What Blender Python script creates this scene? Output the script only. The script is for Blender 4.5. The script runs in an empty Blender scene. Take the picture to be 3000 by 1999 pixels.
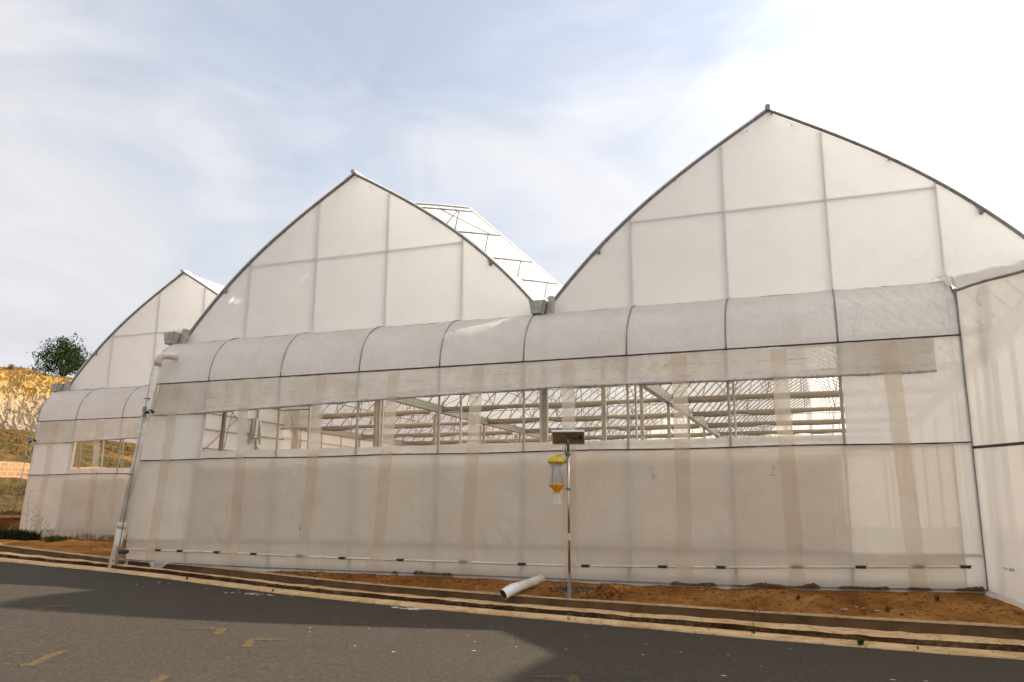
import bpy, math, random
from mathutils import Vector, noise, Matrix
R = math.radians
sc = bpy.context.scene
col = sc.collection
random.seed(7)

# ------------------------------------------------------------------ camera
cam = bpy.data.cameras.new("camera"); camo = bpy.data.objects.new("camera", cam); col.objects.link(camo)
cam.sensor_width = 36.0; cam.lens = 2438.0 / 3000 * 36.0; cam.clip_start = 0.05; cam.clip_end = 6000
yaw, pitch, roll = R(20.385), R(11.50), R(0.185)
fwd = Vector((-math.sin(yaw) * math.cos(pitch), math.cos(yaw) * math.cos(pitch), math.sin(pitch)))
rgt = Vector((math.cos(yaw), math.sin(yaw), 0)); up = rgt.cross(fwd)
r2 = rgt * math.cos(roll) + up * math.sin(roll); u2 = up * math.cos(roll) - rgt * math.sin(roll)
m = Matrix((r2, u2, -fwd)).transposed().to_4x4(); m.translation = Vector((5.0464, -14.3875, 1.0991))
camo.matrix_world = m
sc.camera = camo

# ------------------------------------------------------------------ sun, sky, exposure
SUN_AZ, SUN_EL = R(59.0), R(35.5)            # azimuth measured from +Y towards +X
sdir = Vector((math.sin(SUN_AZ) * math.cos(SUN_EL), math.cos(SUN_AZ) * math.cos(SUN_EL), math.sin(SUN_EL)))
sl = bpy.data.lights.new("sun", 'SUN'); so = bpy.data.objects.new("sun", sl); col.objects.link(so)
sl.energy = 4.6; sl.angle = R(0.9); sl.color = (1.0, 0.925, 0.82)
so.rotation_euler = sdir.to_track_quat('Z', 'Y').to_euler(); so.location = (30, 20, 40)
W = bpy.data.worlds.new("World"); sc.world = W; W.use_nodes = True
nt = W.node_tree; N = nt.nodes; L = nt.links
bg = N['Background']; bg.inputs[1].default_value = 0.10
sky = N.new('ShaderNodeTexSky'); sky.sky_type = 'NISHITA'; sky.sun_disc = False
sky.sun_elevation = SUN_EL; sky.sun_rotation = SUN_AZ; sky.dust_density = 1.5; sky.air_density = 1.0

def wn(t, **k):
    n = N.new(t)
    for a, b in k.items(): setattr(n, a, b)
    return n
def wmath(op, a, b=None, c=None, clamp=False):
    n = wn('ShaderNodeMath', operation=op, use_clamp=clamp)
    for i, v in enumerate((a, b, c)):
        if v is None: continue
        if isinstance(v, (int, float)): n.inputs[i].default_value = v
        else: L.new(v, n.inputs[i])
    return n.outputs[0]
def wdot(v, d):
    n = wn('ShaderNodeVectorMath', operation='DOT_PRODUCT'); L.new(v, n.inputs[0]); n.inputs[1].default_value = d
    return n.outputs['Value']
tc = wn('ShaderNodeTexCoord'); gen = tc.outputs['Generated']
mp = wn('ShaderNodeMapping'); mp.inputs['Scale'].default_value = (1.0, 1.0, 2.3); mp.inputs['Rotation'].default_value = (0.3, 0.25, 0.5)
L.new(gen, mp.inputs['Vector'])
n1 = wn('ShaderNodeTexNoise'); n1.inputs['Scale'].default_value = 1.7; n1.inputs['Detail'].default_value = 7; n1.inputs['Roughness'].default_value = 0.50; n1.inputs['Distortion'].default_value = 0.7
n2 = wn('ShaderNodeTexNoise'); n2.inputs['Scale'].default_value = 5.2; n2.inputs['Detail'].default_value = 6; n2.inputs['Roughness'].default_value = 0.52; n2.inputs['Distortion'].default_value = 0.9
L.new(mp.outputs[0], n1.inputs['Vector']); L.new(mp.outputs[0], n2.inputs['Vector'])
dens = wmath('ADD', wmath('MULTIPLY', n1.outputs['Fac'], 0.80), wmath('MULTIPLY', n2.outputs['Fac'], 0.20))
sdot = wmath('MAXIMUM', wdot(gen, sdir), 0.0)
glow = wmath('POWER', sdot, 5.0)
sep = wn('ShaderNodeSeparateXYZ'); L.new(gen, sep.inputs[0])
low = wmath('SUBTRACT', 1.0, wmath('MULTIPLY', wmath('MAXIMUM', sep.outputs[2], 0.0), 2.6), clamp=True)
GAP = Vector((-0.44, 0.70, 0.55)).normalized()                       # the clearer patch of sky
gap = wmath('POWER', wmath('MAXIMUM', wdot(gen, GAP), 0.0), 14.0)
cov = wmath('ADD', dens, wmath('MULTIPLY', low, 0.16))
cov = wmath('ADD', cov, wmath('MULTIPLY', glow, 0.30))
cov = wmath('SUBTRACT', cov, wmath('MULTIPLY', gap, 0.155))
rng = wn('ShaderNodeMapRange', interpolation_type='SMOOTHSTEP'); L.new(cov, rng.inputs[0])
rng.inputs[1].default_value = 0.27; rng.inputs[2].default_value = 0.60; rng.inputs[3].default_value = 0.46; rng.inputs[4].default_value = 1.0
bright = wmath('ADD', wmath('ADD', 3.9, wmath('MULTIPLY', wdot(gen, sdir), 0.75)), wmath('MULTIPLY', glow, 12.0))
bright = wmath('ADD', bright, wmath('MULTIPLY', wmath('SUBTRACT', n2.outputs['Fac'], 0.5), 1.2))
ccol = wn('ShaderNodeMix', data_type='RGBA', blend_type='MULTIPLY'); ccol.inputs[0].default_value = 1.0
ccol.inputs[6].default_value = (0.98, 0.985, 1.02, 1)
cmb = wn('ShaderNodeCombineColor')
for i in range(3): L.new(bright, cmb.inputs[i])
L.new(cmb.outputs[0], ccol.inputs[7])
skm = wn('ShaderNodeMix', data_type='RGBA'); L.new(rng.outputs[0], skm.inputs[0]); L.new(sky.outputs[0], skm.inputs[6]); L.new(ccol.outputs[2], skm.inputs[7])
L.new(skm.outputs[2], bg.inputs[0])
vs = sc.view_settings
vs.view_transform = 'Standard'; vs.look = 'None'; vs.exposure = 1.1; vs.gamma = 1.0; vs.use_curve_mapping = False
sc.render.engine = 'CYCLES'
cy = sc.cycles
cy.use_denoising = True; cy.max_bounces = 10; cy.diffuse_bounces = 5; cy.glossy_bounces = 3; cy.transmission_bounces = 6; cy.transparent_max_bounces = 32
cy.caustics_reflective = False; cy.caustics_refractive = False; cy.sample_clamp_indirect = 6.0

# ------------------------------------------------------------------ helpers
class MB:
    """collects shapes for ONE mesh object"""
    def __init__(s): s.v = []; s.f = []; s.sm = []
    def add(s, vs_, fs_, smooth=False):
        b = len(s.v); s.v += [tuple(p) for p in vs_]
        for f in fs_: s.f.append(tuple(i + b for i in f)); s.sm.append(smooth)
        return s
    def box(s, x0, x1, y0, y1, z0, z1):
        v = [(x, y, z) for x in (x0, x1) for y in (y0, y1) for z in (z0, z1)]
        return s.add(v, [(0, 1, 3, 2), (4, 6, 7, 5), (0, 4, 5, 1), (2, 3, 7, 6), (0, 2, 6, 4), (1, 5, 7, 3)])
    def hexa(s, bot, top):
        return s.add(list(bot) + list(top), [(3, 2, 1, 0), (4, 5, 6, 7), (0, 1, 5, 4), (1, 2, 6, 5), (2, 3, 7, 6), (3, 0, 4, 7)])
    def tube(s, pts, r, n=8, cap=True, closed=False):
        pts = [Vector(p) for p in pts]; k = len(pts); vs_ = []; fs_ = []
        rr = r if isinstance(r, (list, tuple)) else [r] * k
        prev = None
        for i, p in enumerate(pts):
            t = (pts[min(i + 1, k - 1)] - pts[max(i - 1, 0)])
            if t.length < 1e-9: t = Vector((0, 0, 1))
            t.normalize()
            if prev is None:
                a = Vector((0, 0, 1)) if abs(t.z) < 0.9 else Vector((1, 0, 0))
            else: a = prev
            u = (a - t * a.dot(t)).normalized(); w = t.cross(u); prev = u
            for j in range(n):
                an = 2 * math.pi * j / n
                vs_.append(p + (u * math.cos(an) + w * math.sin(an)) * rr[i])
        for i in range(k - 1):
            for j in range(n):
                a = i * n + j; b = i * n + (j + 1) % n
                fs_.append((a, b, b + n, a + n))
        s.add(vs_, fs_, True)
        if cap:
            b = len(s.v) - k * n
            s.f.append(tuple(b + j for j in reversed(range(n)))); s.sm.append(False)
            s.f.append(tuple(b + (k - 1) * n + j for j in range(n))); s.sm.append(False)
        return s
    def bar(s, p, q, wx, wy=None):
        """square section bar from p to q"""
        p = Vector(p); q = Vector(q); wy = wy or wx
        t = (q - p).normalized(); a = Vector((0, 0, 1)) if abs(t.z) < 0.9 else Vector((0, 1, 0))
        u = t.cross(a).normalized() * wx / 2; w = t.cross(u.normalized()) * wy / 2
        return s.hexa([p - u - w, p + u - w, p + u + w, p - u + w], [q - u - w, q + u - w, q + u + w, q - u + w])
    def grid(s, nu, nv, fn, smooth=True):
        vs_ = [fn(i / nu, j / nv) for i in range(nu + 1) for j in range(nv + 1)]
        fs_ = [(i * (nv + 1) + j, (i + 1) * (nv + 1) + j, (i + 1) * (nv + 1) + j + 1, i * (nv + 1) + j + 1) for i in range(nu) for j in range(nv)]
        return s.add(vs_, fs_, smooth)
    def lathe(s, prof, c=(0, 0, 0), n=28):
        """prof: (r, z) list around the z axis"""
        vs_ = [(c[0] + r * math.cos(2 * math.pi * j / n), c[1] + r * math.sin(2 * math.pi * j / n), c[2] + z) for r, z in prof for j in range(n)]
        fs_ = [(i * n + j, i * n + (j + 1) % n, (i + 1) * n + (j + 1) % n, (i + 1) * n + j) for i in range(len(prof) - 1) for j in range(n)]
        return s.add(vs_, fs_, True)
    def build(s, name, mat, parent=None, label=None):
        me = bpy.data.meshes.new(name); me.from_pydata(s.v, [], s.f)
        me.polygons.foreach_set('use_smooth', s.sm); me.update()
        me.materials.append(mat)
        o = bpy.data.objects.new(name, me); col.objects.link(o)
        if parent: o.parent = parent
        if label: o['label'] = label
        return o
def tag(o, label, cat, group=None, kind=None):
    if label: o['label'] = label
    if cat: o['category'] = cat
    if group: o['group'] = group
    if kind: o['kind'] = kind
    return o
def thing(name, label, cat, loc=(0, 0, 0), group=None):
    o = bpy.data.objects.new(name, None); col.objects.link(o); o.location = loc; o.empty_display_size = 0.2
    return tag(o, label, cat, group)
def lerp(a, b, t): return a + (b - a) * t
def interp(x, xs, ys):
    if x <= xs[0]: return ys[0] + (x - xs[0]) * (ys[1] - ys[0]) / (xs[1] - xs[0])
    for i in range(len(xs) - 1):
        if x <= xs[i + 1]: return lerp(ys[i], ys[i + 1], (x - xs[i]) / (xs[i + 1] - xs[i]))
    return ys[-1] + (x - xs[-1]) * (ys[-1] - ys[-2]) / (xs[-1] - xs[-2])
def spl(x, xs, ys):
    """smooth version of interp"""
    return sum(interp(x + d, xs, ys) for d in (-1.2, -.8, -.4, 0, .4, .8, 1.2)) / 7
def nz(*p): return noise.noise(Vector(p))
def fbm(x, y, z=0.0, o=4): return noise.fractal(Vector((x, y, z)), 0.9, 2.1, o)

# ------------------------------------------------------------------ materials
class Mat:
    def __init__(s, name):
        s.m = bpy.data.materials.new(name); s.m.use_nodes = True
        s.nt = s.m.node_tree; s.N = s.nt.nodes; s.L = s.nt.links
        s.N.clear(); s.out = s.N.new('ShaderNodeOutputMaterial'); s.tc = s.N.new('ShaderNodeTexCoord')
    def node(s, t, ins=None, **k):
        n = s.N.new(t)
        for a, b in k.items(): setattr(n, a, b)
        for a, b in (ins or {}).items():
            if hasattr(b, 'is_linked') or isinstance(b, bpy.types.NodeSocket): s.L.new(b, n.inputs[a])
            else: n.inputs[a].default_value = b
        return n
    def math(s, op, a, b=0.0, clamp=False):
        n = s.node('ShaderNodeMath', operation=op, use_clamp=clamp)
        for i, v in enumerate((a, b)):
            if isinstance(v, (int, float)): n.inputs[i].default_value = v
            else: s.L.new(v, n.inputs[i])
        return n.outputs[0]
    def noise(s, scale, detail=4, rough=0.55, stretch=(1, 1, 1), dist=0.0):
        mpn = s.node('ShaderNodeMapping', {'Scale': stretch}); s.L.new(s.tc.outputs['Object'], mpn.inputs['Vector'])
        n = s.node('ShaderNodeTexNoise', {'Scale': scale, 'Detail': detail, 'Roughness': rough, 'Distortion': dist}); s.L.new(mpn.outputs[0], n.inputs['Vector'])
        return n.outputs['Fac']
    def ramp(s, fac, stops):
        n = s.node('ShaderNodeValToRGB'); s.L.new(fac, n.inputs[0]); e = n.color_ramp.elements
        while len(e) > 1: e.remove(e[0])
        e[0].position, e[0].color = stops[0][0], tuple(stops[0][1]) + (1,)
        for p, c in stops[1:]:
            x = e.new(p); x.color = tuple(c) + (1,)
        return n.outputs[0]
    def mix(s, fac, a, b, blend='MIX'):
        n = s.node('ShaderNodeMix', data_type='RGBA', blend_type=blend)
        for i, v in ((0, fac), (6, a), (7, b)):
            if isinstance(v, tuple): n.inputs[i].default_value = v + (1,) if len(v) == 3 else v
            elif isinstance(v, (int, float)): n.inputs[i].default_value = v
            else: s.L.new(v, n.inputs[i])
        return n.outputs[2]
    def bump(s, h, strength=0.3, dist=0.02):
        n = s.node('ShaderNodeBump', {'Strength': strength, 'Distance': dist}); s.L.new(h, n.inputs['Height']); return n.outputs[0]
    def principled(s, color, rough=0.6, metal=0.0, normal=None, spec=0.5):
        n = s.node('ShaderNodeBsdfPrincipled', {'Metallic': metal, 'Specular IOR Level': spec})
        if isinstance(color, tuple): n.inputs['Base Color'].default_value = color + (1,)
        else: s.L.new(color, n.inputs['Base Color'])
        if isinstance(rough, (int, float)): n.inputs['Roughness'].default_value = rough
        else: s.L.new(rough, n.inputs['Roughness'])
        if normal: s.L.new(normal, n.inputs['Normal'])
        s.L.new(n.outputs[0], s.out.inputs[0]); return s.m

def film(name, base, transp, transl, gloss=0.10, rough=0.28, dirt=(0.60, 0.49, 0.34), dirt_amt=0.25, wrinkle=0.35, stretch=(1, 1, 1), weave=False):
    M_ = Mat(name)
    d1 = M_.noise(0.9, 6, 0.62, (1, 1, 1.6), 0.4); d2 = M_.noise(7.0, 5, 0.6, (1.0, 1.0, 0.35))
    f = M_.math('MULTIPLY', M_.math('ADD', M_.math('MULTIPLY', d1, 0.7), M_.math('MULTIPLY', d2, 0.3)), 1.0)
    fm = M_.node('ShaderNodeMapRange', {0: f, 1: 0.42, 2: 0.72, 3: 0.0, 4: dirt_amt})
    c = M_.mix(fm.outputs[0], base, dirt)
    w1 = M_.noise(1.3, 3, 0.5, stretch, 1.2); w2 = M_.noise(9.0, 3, 0.5, (stretch[0] * 1.0, stretch[1], stretch[2] * 0.5), 0.8)
    h = M_.math('ADD', M_.math('MULTIPLY', w1, 1.0), M_.math('MULTIPLY', w2, 0.12))
    nb = M_.bump(h, wrinkle, 0.05)
    if weave:
        wv = M_.node('ShaderNodeTexWave', {'Scale': 26.0, 'Distortion': 2.0, 'Detail': 2.0}, bands_direction='Z'); M_.L.new(M_.tc.outputs['Object'], wv.inputs[0])
        c = M_.mix(M_.math('MULTIPLY', wv.outputs['Fac'], 0.22), c, tuple(x * 0.72 for x in base))
    df = M_.node('ShaderNodeBsdfDiffuse', {'Color': c, 'Normal': nb}); tl = M_.node('ShaderNodeBsdfTranslucent', {'Color': c, 'Normal': nb})
    m1 = M_.node('ShaderNodeMixShader', {0: transl, 1: df.outputs[0], 2: tl.outputs[0]})
    tp = M_.node('ShaderNodeBsdfTransparent', {'Color': (1, 0.985, 0.96, 1)})
    tf = M_.math('MULTIPLY', M_.math('ADD', 0.72, M_.math('MULTIPLY', d1, 0.56)), transp)
    m2 = M_.node('ShaderNodeMixShader', {0: tf, 1: m1.outputs[0], 2: tp.outputs[0]})
    gl = M_.node('ShaderNodeBsdfGlossy', {'Color': (0.95, 0.95, 0.95, 1), 'Roughness': rough, 'Normal': nb})
    lw = M_.node('ShaderNodeLayerWeight', {'Blend': 0.25, 'Normal': nb})
    gf = M_.math('ADD', gloss * 0.3, M_.math('MULTIPLY', lw.outputs['Fresnel'], gloss))
    m3 = M_.node('ShaderNodeMixShader', {0: gf, 1: m2.outputs[0], 2: gl.outputs[0]})
    M_.L.new(m3.outputs[0], M_.out.inputs[0]); return M_.m
F_GABLE = film('gable_film_material', (0.955, 0.955, 0.94), 0.02, 0.60, dirt_amt=0.07, wrinkle=0.4)
F_VENT = film('vent_film_material', (0.80, 0.79, 0.76), 0.05, 0.45, dirt_amt=0.10, wrinkle=0.3)
F_ROOF = film('roof_film_material', (0.905, 0.89, 0.85), 0.03, 0.55, dirt_amt=0.10, wrinkle=0.2)
F_LEAN = film('canopy_film_material', (0.86, 0.83, 0.78), 0.04, 0.50, gloss=0.26, rough=0.2, dirt_amt=0.28, wrinkle=0.8, stretch=(1.6, 1.6, 0.7))
F_WALL = film('wall_film_material', (0.82, 0.755, 0.655), 0.06, 0.50, gloss=0.13, dirt=(0.60, 0.47, 0.31), dirt_amt=0.30, wrinkle=0.8, stretch=(1.0, 1, 0.5))
F_PANEL = film('end_panel_film_material', (0.94, 0.91, 0.85), 0.05, 0.48, dirt_amt=0.10, wrinkle=0.7)
F_ROLL = film('rolled_film_material', (0.86, 0.82, 0.745), 0.09, 0.50, dirt=(0.50, 0.33, 0.18), dirt_amt=0.42, wrinkle=0.5, stretch=(0.6, 1, 2.0))
F_STRAP = film('strap_material', (0.90, 0.815, 0.71), 0.44, 0.54, gloss=0.02, dirt=(0.78, 0.62, 0.43), dirt_amt=0.5, wrinkle=0.15, weave=True)
F_SCREEN = film('shade_cloth_material', (0.36, 0.31, 0.24), 0.03, 0.22, gloss=0.02, dirt_amt=0.3, wrinkle=0.6)
F_BAG = film('clear_bag_material', (0.80, 0.79, 0.77), 0.62, 0.4, gloss=0.2, dirt_amt=0.0)
F_TUBE = film('clear_tube_material', (0.55, 0.54, 0.53), 0.55, 0.3, gloss=0.25, rough=0.12, dirt_amt=0.0, wrinkle=0.0)

def plain(name, c, rough=0.5, metal=0.0, var=0.25, scale=6.0, dirt=None, bump=0.0, bscale=40.0, spec=0.5):
    M_ = Mat(name); n = M_.noise(scale, 6, 0.6); dk = dirt or tuple(x * (1 - var) for x in c)
    cc = M_.ramp(n, [(0.30, dk), (0.62, c)])
    nb = M_.bump(M_.noise(bscale, 5, 0.6), bump, 0.01) if bump else None
    return M_.principled(cc, rough, metal, nb, spec)
STEEL = plain('galvanised_steel', (0.30, 0.30, 0.30), 0.5, 0.35, 0.35, 9)
STEELD = plain('dull_steel_track', (0.31, 0.305, 0.30), 0.55, 0.4, 0.4, 12)
LOCK = plain('dark_locking_channel', (0.07, 0.068, 0.07), 0.6, 0.2, 0.5, 14)
STEELI = plain('inside_frame_paint', (0.50, 0.43, 0.335), 0.5, 0.15, 0.25, 5)
STEELP = plain('pale_galvanised_post', (0.62, 0.61, 0.58), 0.45, 0.1, 0.2, 6)
GUTM = plain('gutter_sheet_metal', (0.50, 0.49, 0.46), 0.45, 0.3, 0.3, 8, dirt=(0.30, 0.27, 0.22))
PVC = plain('white_pvc', (0.74, 0.69, 0.60), 0.38, 0, 0.15, 3, dirt=(0.56, 0.47, 0.34))
BARE = plain('brown_stay_tube', (0.28, 0.20, 0.12), 0.6)
BORE = plain('shade_dark_pipe_bore', (0.16, 0.13, 0.10), 0.7, 0, 0.5, 8)  # dark colour stands in for the shade inside the pipe
PVCW = plain('clean_white_pvc', (0.80, 0.79, 0.76), 0.35, 0, 0.1, 4)
BLACK = plain('black_plastic', (0.025, 0.025, 0.027), 0.45, 0, 0.3, 20)
STAIN = plain('stainless_pole', (0.50, 0.46, 0.40), 0.22, 0.9, 0.15, 12)
YEL = plain('yellow_plastic', (0.80, 0.56, 0.02), 0.35, 0, 0.12, 8)
ORG = plain('orange_yellow_plastic', (0.80, 0.36, 0.015), 0.4, 0, 0.12, 8)
PBACK = plain('panel_backsheet', (0.26, 0.20, 0.13), 0.5, 0, 0.2, 5)
ALU = plain('aluminium_frame', (0.72, 0.73, 0.76), 0.35, 0.4, 0.1, 10)
PCELL = plain('solar_cells', (0.02, 0.03, 0.08), 0.15, 0, 0.3, 8)
INK = plain('marker_ink', (0.10, 0.10, 0.11), 0.7)
BLUEINK = plain('faded_blue_print', (0.35, 0.48, 0.62), 0.7)
STICK = plain('sticker_paper', (0.70, 0.70, 0.70), 0.5, 0, 0.5, 60)

def mk_asphalt():
    M_ = Mat('asphalt'); a = M_.math('ADD', M_.math('MULTIPLY', M_.noise(70, 5, 0.8), 0.55), M_.math('MULTIPLY', M_.noise(19, 5, 0.75), 0.45)); b = M_.noise(0.55, 6, 0.65, (1, 1.4, 1)); sp = M_.noise(95, 3, 0.6)
    c = M_.ramp(a, [(0.38, (0.006, 0.0044, 0.0026)), (0.51, (0.030, 0.0215, 0.0122)), (0.65, (0.110, 0.079, 0.046))])
    c = M_.mix(M_.node('ShaderNodeMapRange', {0: b, 1: 0.38, 2: 0.68, 3: 0.0, 4: 0.40}).outputs[0], c, (0.044, 0.0315, 0.0185))
    c = M_.mix(M_.node('ShaderNodeMapRange', {0: sp, 1: 0.68, 2: 0.72, 3: 0.0, 4: 0.6}).outputs[0], c, (0.22, 0.18, 0.13))
    return M_.principled(c, 0.85, 0, M_.bump(a, 0.6, 0.006), 0.3)
ASPH = mk_asphalt()
def mk_earth():
    M_ = Mat('red_earth'); a = M_.noise(0.9, 8, 0.65); b = M_.noise(7, 8, 0.75); d = M_.noise(38, 4, 0.65)
    c = M_.ramp(a, [(0.30, (0.13, 0.045, 0.012)), (0.48, (0.28, 0.110, 0.022)), (0.64, (0.42, 0.20, 0.055))])
    c = M_.mix(M_.node('ShaderNodeMapRange', {0: b, 1: 0.50, 2: 0.64, 3: 0.0, 4: 0.75}).outputs[0], c, (0.10, 0.042, 0.016))
    c = M_.mix(M_.node('ShaderNodeMapRange', {0: d, 1: 0.62, 2: 0.72, 3: 0.0, 4: 0.55}).outputs[0], c, (0.46, 0.33, 0.20))
    return M_.principled(c, 0.95, 0, M_.bump(M_.math('ADD', b, M_.math('MULTIPLY', d, 0.3)), 0.9, 0.05), 0.1)
EARTH = mk_earth()
FLOOR = plain('neutral_bounce_grey', (0.24, 0.24, 0.21), 0.9, 0, 0.4, 2)  # grey chosen to keep light bounced inside neutral
CLOD = plain('dug_soil', (0.24, 0.095, 0.03), 0.95, 0, 0.6, 9, bump=0.8, bscale=30, spec=0.1)
DAMP = plain('damp_brown_soil', (0.15, 0.075, 0.032), 0.95, 0, 0.6, 9, bump=0.8, bscale=30, spec=0.1)
ASH = plain('dark_ash_soil', (0.17, 0.105, 0.06), 0.95, 0, 0.6, 9, bump=0.8, bscale=30, spec=0.1)
def mk_kerb():
    M_ = Mat('kerb_mortar'); a = M_.noise(2.2, 7, 0.65, (1, 1, 1)); b = M_.noise(22, 5, 0.65); 
    c = M_.ramp(a, [(0.25, (0.42, 0.245, 0.10)), (0.50, (0.58, 0.38, 0.19)), (0.75, (0.68, 0.48, 0.27))])
    c = M_.mix(M_.node('ShaderNodeMapRange', {0: b, 1: 0.60, 2: 0.72, 3: 0.0, 4: 0.7}).outputs[0], c, (0.20, 0.12, 0.06))
    ck = M_.node('ShaderNodeMapRange', {0: M_.math('ABSOLUTE', M_.math('SUBTRACT', M_.noise(3.2, 6, 0.6, (1, .5, 1), 0.4), 0.5)), 1: 0.0, 2: 0.012, 3: 0.75, 4: 0.0})
    c = M_.mix(ck.outputs[0], c, (0.16, 0.09, 0.04))
    return M_.principled(c, 0.9, 0, M_.bump(M_.math('SUBTRACT', b, ck.outputs[0]), 0.6, 0.02), 0.2)
KERB = mk_kerb()
def mk_kerbface():
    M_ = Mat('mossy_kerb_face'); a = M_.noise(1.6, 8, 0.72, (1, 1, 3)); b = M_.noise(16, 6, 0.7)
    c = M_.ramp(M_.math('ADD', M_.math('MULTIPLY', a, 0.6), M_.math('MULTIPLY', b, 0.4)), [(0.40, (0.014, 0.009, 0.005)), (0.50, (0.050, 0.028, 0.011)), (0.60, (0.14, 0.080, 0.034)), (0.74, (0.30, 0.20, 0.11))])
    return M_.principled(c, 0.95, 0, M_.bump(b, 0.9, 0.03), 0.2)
KERBF = mk_kerbface()
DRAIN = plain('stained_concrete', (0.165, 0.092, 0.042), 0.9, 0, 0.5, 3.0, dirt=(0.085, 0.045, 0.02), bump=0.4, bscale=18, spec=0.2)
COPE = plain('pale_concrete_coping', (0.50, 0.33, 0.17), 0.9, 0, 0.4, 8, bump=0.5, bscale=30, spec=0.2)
def mk_paint():
    M_ = Mat('worn_yellow_road_paint'); a = M_.noise(38, 4, 0.75)
    c = M_.ramp(a, [(0.40, (0.030, 0.022, 0.012)), (0.64, (0.135, 0.088, 0.026))])
    return M_.principled(c, 0.85, 0, M_.bump(a, 0.3, 0.004), 0.2)
RPAINT = mk_paint()
WPAINT = plain('white_splash', (0.62, 0.60, 0.57), 0.8, 0, 0.5, 30)
def mk_cliff():
    M_ = Mat('cut_cliff_soil'); g = M_.node('ShaderNodeSeparateXYZ'); M_.L.new(M_.tc.outputs['Object'], g.inputs[0])
    a = M_.noise(0.35, 6, 0.6); b = M_.noise(1.6, 7, 0.72, (1, 1, 0.30)); d = M_.noise(5.0, 5, 0.7)
    hgt = M_.math('ADD', g.outputs[2], M_.math('MULTIPLY', M_.math('SUBTRACT', a, 0.5), 4.5))
    t = M_.math('DIVIDE', M_.math('SUBTRACT', hgt, 4.8), 5.9)
    c = M_.ramp(t, [(0.0, (0.22, 0.165, 0.11)), (0.30, (0.36, 0.27, 0.18)), (0.50, (0.46, 0.34, 0.19)), (0.66, (0.54, 0.33, 0.10)), (0.86, (0.46, 0.24, 0.045)), (1.0, (0.34, 0.18, 0.055))])
    c = M_.mix(M_.node('ShaderNodeMapRange', {0: b, 1: 0.50, 2: 0.64, 3: 0.0, 4: 0.6}).outputs[0], c, (0.17, 0.12, 0.075))
    c = M_.mix(M_.node('ShaderNodeMapRange', {0: d, 1: 0.55, 2: 0.75, 3: 0.0, 4: 0.3}).outputs[0], c, (0.54, 0.42, 0.25))
    rg = M_.node('ShaderNodeMapRange', {0: M_.math('ABSOLUTE', M_.math('SUBTRACT', M_.noise(1.7, 5, 0.62, (1, 1, 0.14), 0.25), 0.5)), 1: 0.0, 2: 0.06, 3: 0.6, 4: 0.0})
    c = M_.mix(rg.outputs[0], c, (0.085, 0.055, 0.03))  # shade of the gullies put into the colour as dark ribs
    return M_.principled(c, 0.95, 0, M_.bump(M_.math('SUBTRACT', M_.math('ADD', b, M_.math('MULTIPLY', d, 0.4)), rg.outputs[0]), 1.0, 0.5), 0.1)
CLIFF = mk_cliff()
def mk_hill():
    M_ = Mat('dry_grass_hillside'); a = M_.noise(0.22, 8, 0.7); b = M_.noise(1.6, 6, 0.7)
    f = M_.math('ADD', M_.math('MULTIPLY', a, 0.5), M_.math('MULTIPLY', b, 0.5))
    c = M_.ramp(f, [(0.34, (0.022, 0.022, 0.008)), (0.45, (0.060, 0.044, 0.014)), (0.54, (0.12, 0.064, 0.021)), (0.66, (0.27, 0.13, 0.04))])
    return M_.principled(c, 0.95, 0, M_.bump(b, 1.0, 0.3), 0.1)
HILL = mk_hill()
def mk_brick(name, c1, c2, mort, scale, bw=0.5, rh=0.25):
    M_ = Mat(name); mpn = M_.node('ShaderNodeMapping', {'Rotation': (0, R(90), R(90))}); M_.L.new(M_.tc.outputs['Object'], mpn.inputs[0])
    g = M_.node('ShaderNodeSeparateXYZ'); M_.L.new(M_.tc.outputs['Object'], g.inputs[0]); cb = M_.node('ShaderNodeCombineXYZ'); M_.L.new(g.outputs[1], cb.inputs[0]); M_.L.new(g.outputs[2], cb.inputs[1])
    b = M_.node('ShaderNodeTexBrick', {'Vector': cb.outputs[0], 'Color1': c1 + (1,), 'Color2': c2 + (1,), 'Mortar': mort + (1,), 'Scale': scale, 'Mortar Size': 0.025, 'Brick Width': bw, 'Row Height': rh})
    n = M_.noise(1.5, 5, 0.6); c = M_.mix(M_.math('MULTIPLY', n, 0.5), b.outputs[0], (0.14, 0.08, 0.04))
    return M_.principled(c, 0.9, 0, M_.bump(b.outputs['Fac'], 0.5, 0.03), 0.2)
BLOCKW = mk_brick('orange_stone_blocks', (0.40, 0.21, 0.08), (0.24, 0.12, 0.06), (0.36, 0.26, 0.16), 1.0, 0.40, 0.22)
RUBBLE = plain('red_rubble_wall', (0.30, 0.11, 0.035), 0.95, 0, 0.7, 2.2, dirt=(0.05, 0.025, 0.012), bump=1.0, bscale=6, spec=0.1)
def leafmat(name, a, b, tr=0.25):
    M_ = Mat(name); n = M_.noise(3.0, 3, 0.6); c = M_.ramp(n, [(0.35, a), (0.65, b)])
    d = M_.node('ShaderNodeBsdfDiffuse', {'Color': c}); t = M_.node('ShaderNodeBsdfTranslucent', {'Color': c})
    x = M_.node('ShaderNodeMixShader', {0: tr, 1: d.outputs[0], 2: t.outputs[0]}); M_.L.new(x.outputs[0], M_.out.inputs[0]); return M_.m
LEAF = leafmat('dark_leaves', (0.014, 0.028, 0.008), (0.042, 0.066, 0.018))
WEED = leafmat('weed_green', (0.04, 0.06, 0.015), (0.10, 0.12, 0.03))
HEATH = leafmat('dark_shrub_leaves', (0.022, 0.024, 0.012), (0.055, 0.055, 0.022))
DRY = leafmat('dry_straw', (0.20, 0.13, 0.05), (0.34, 0.24, 0.11))
BARK = plain('bark', (0.09, 0.06, 0.04), 0.9)

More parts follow.
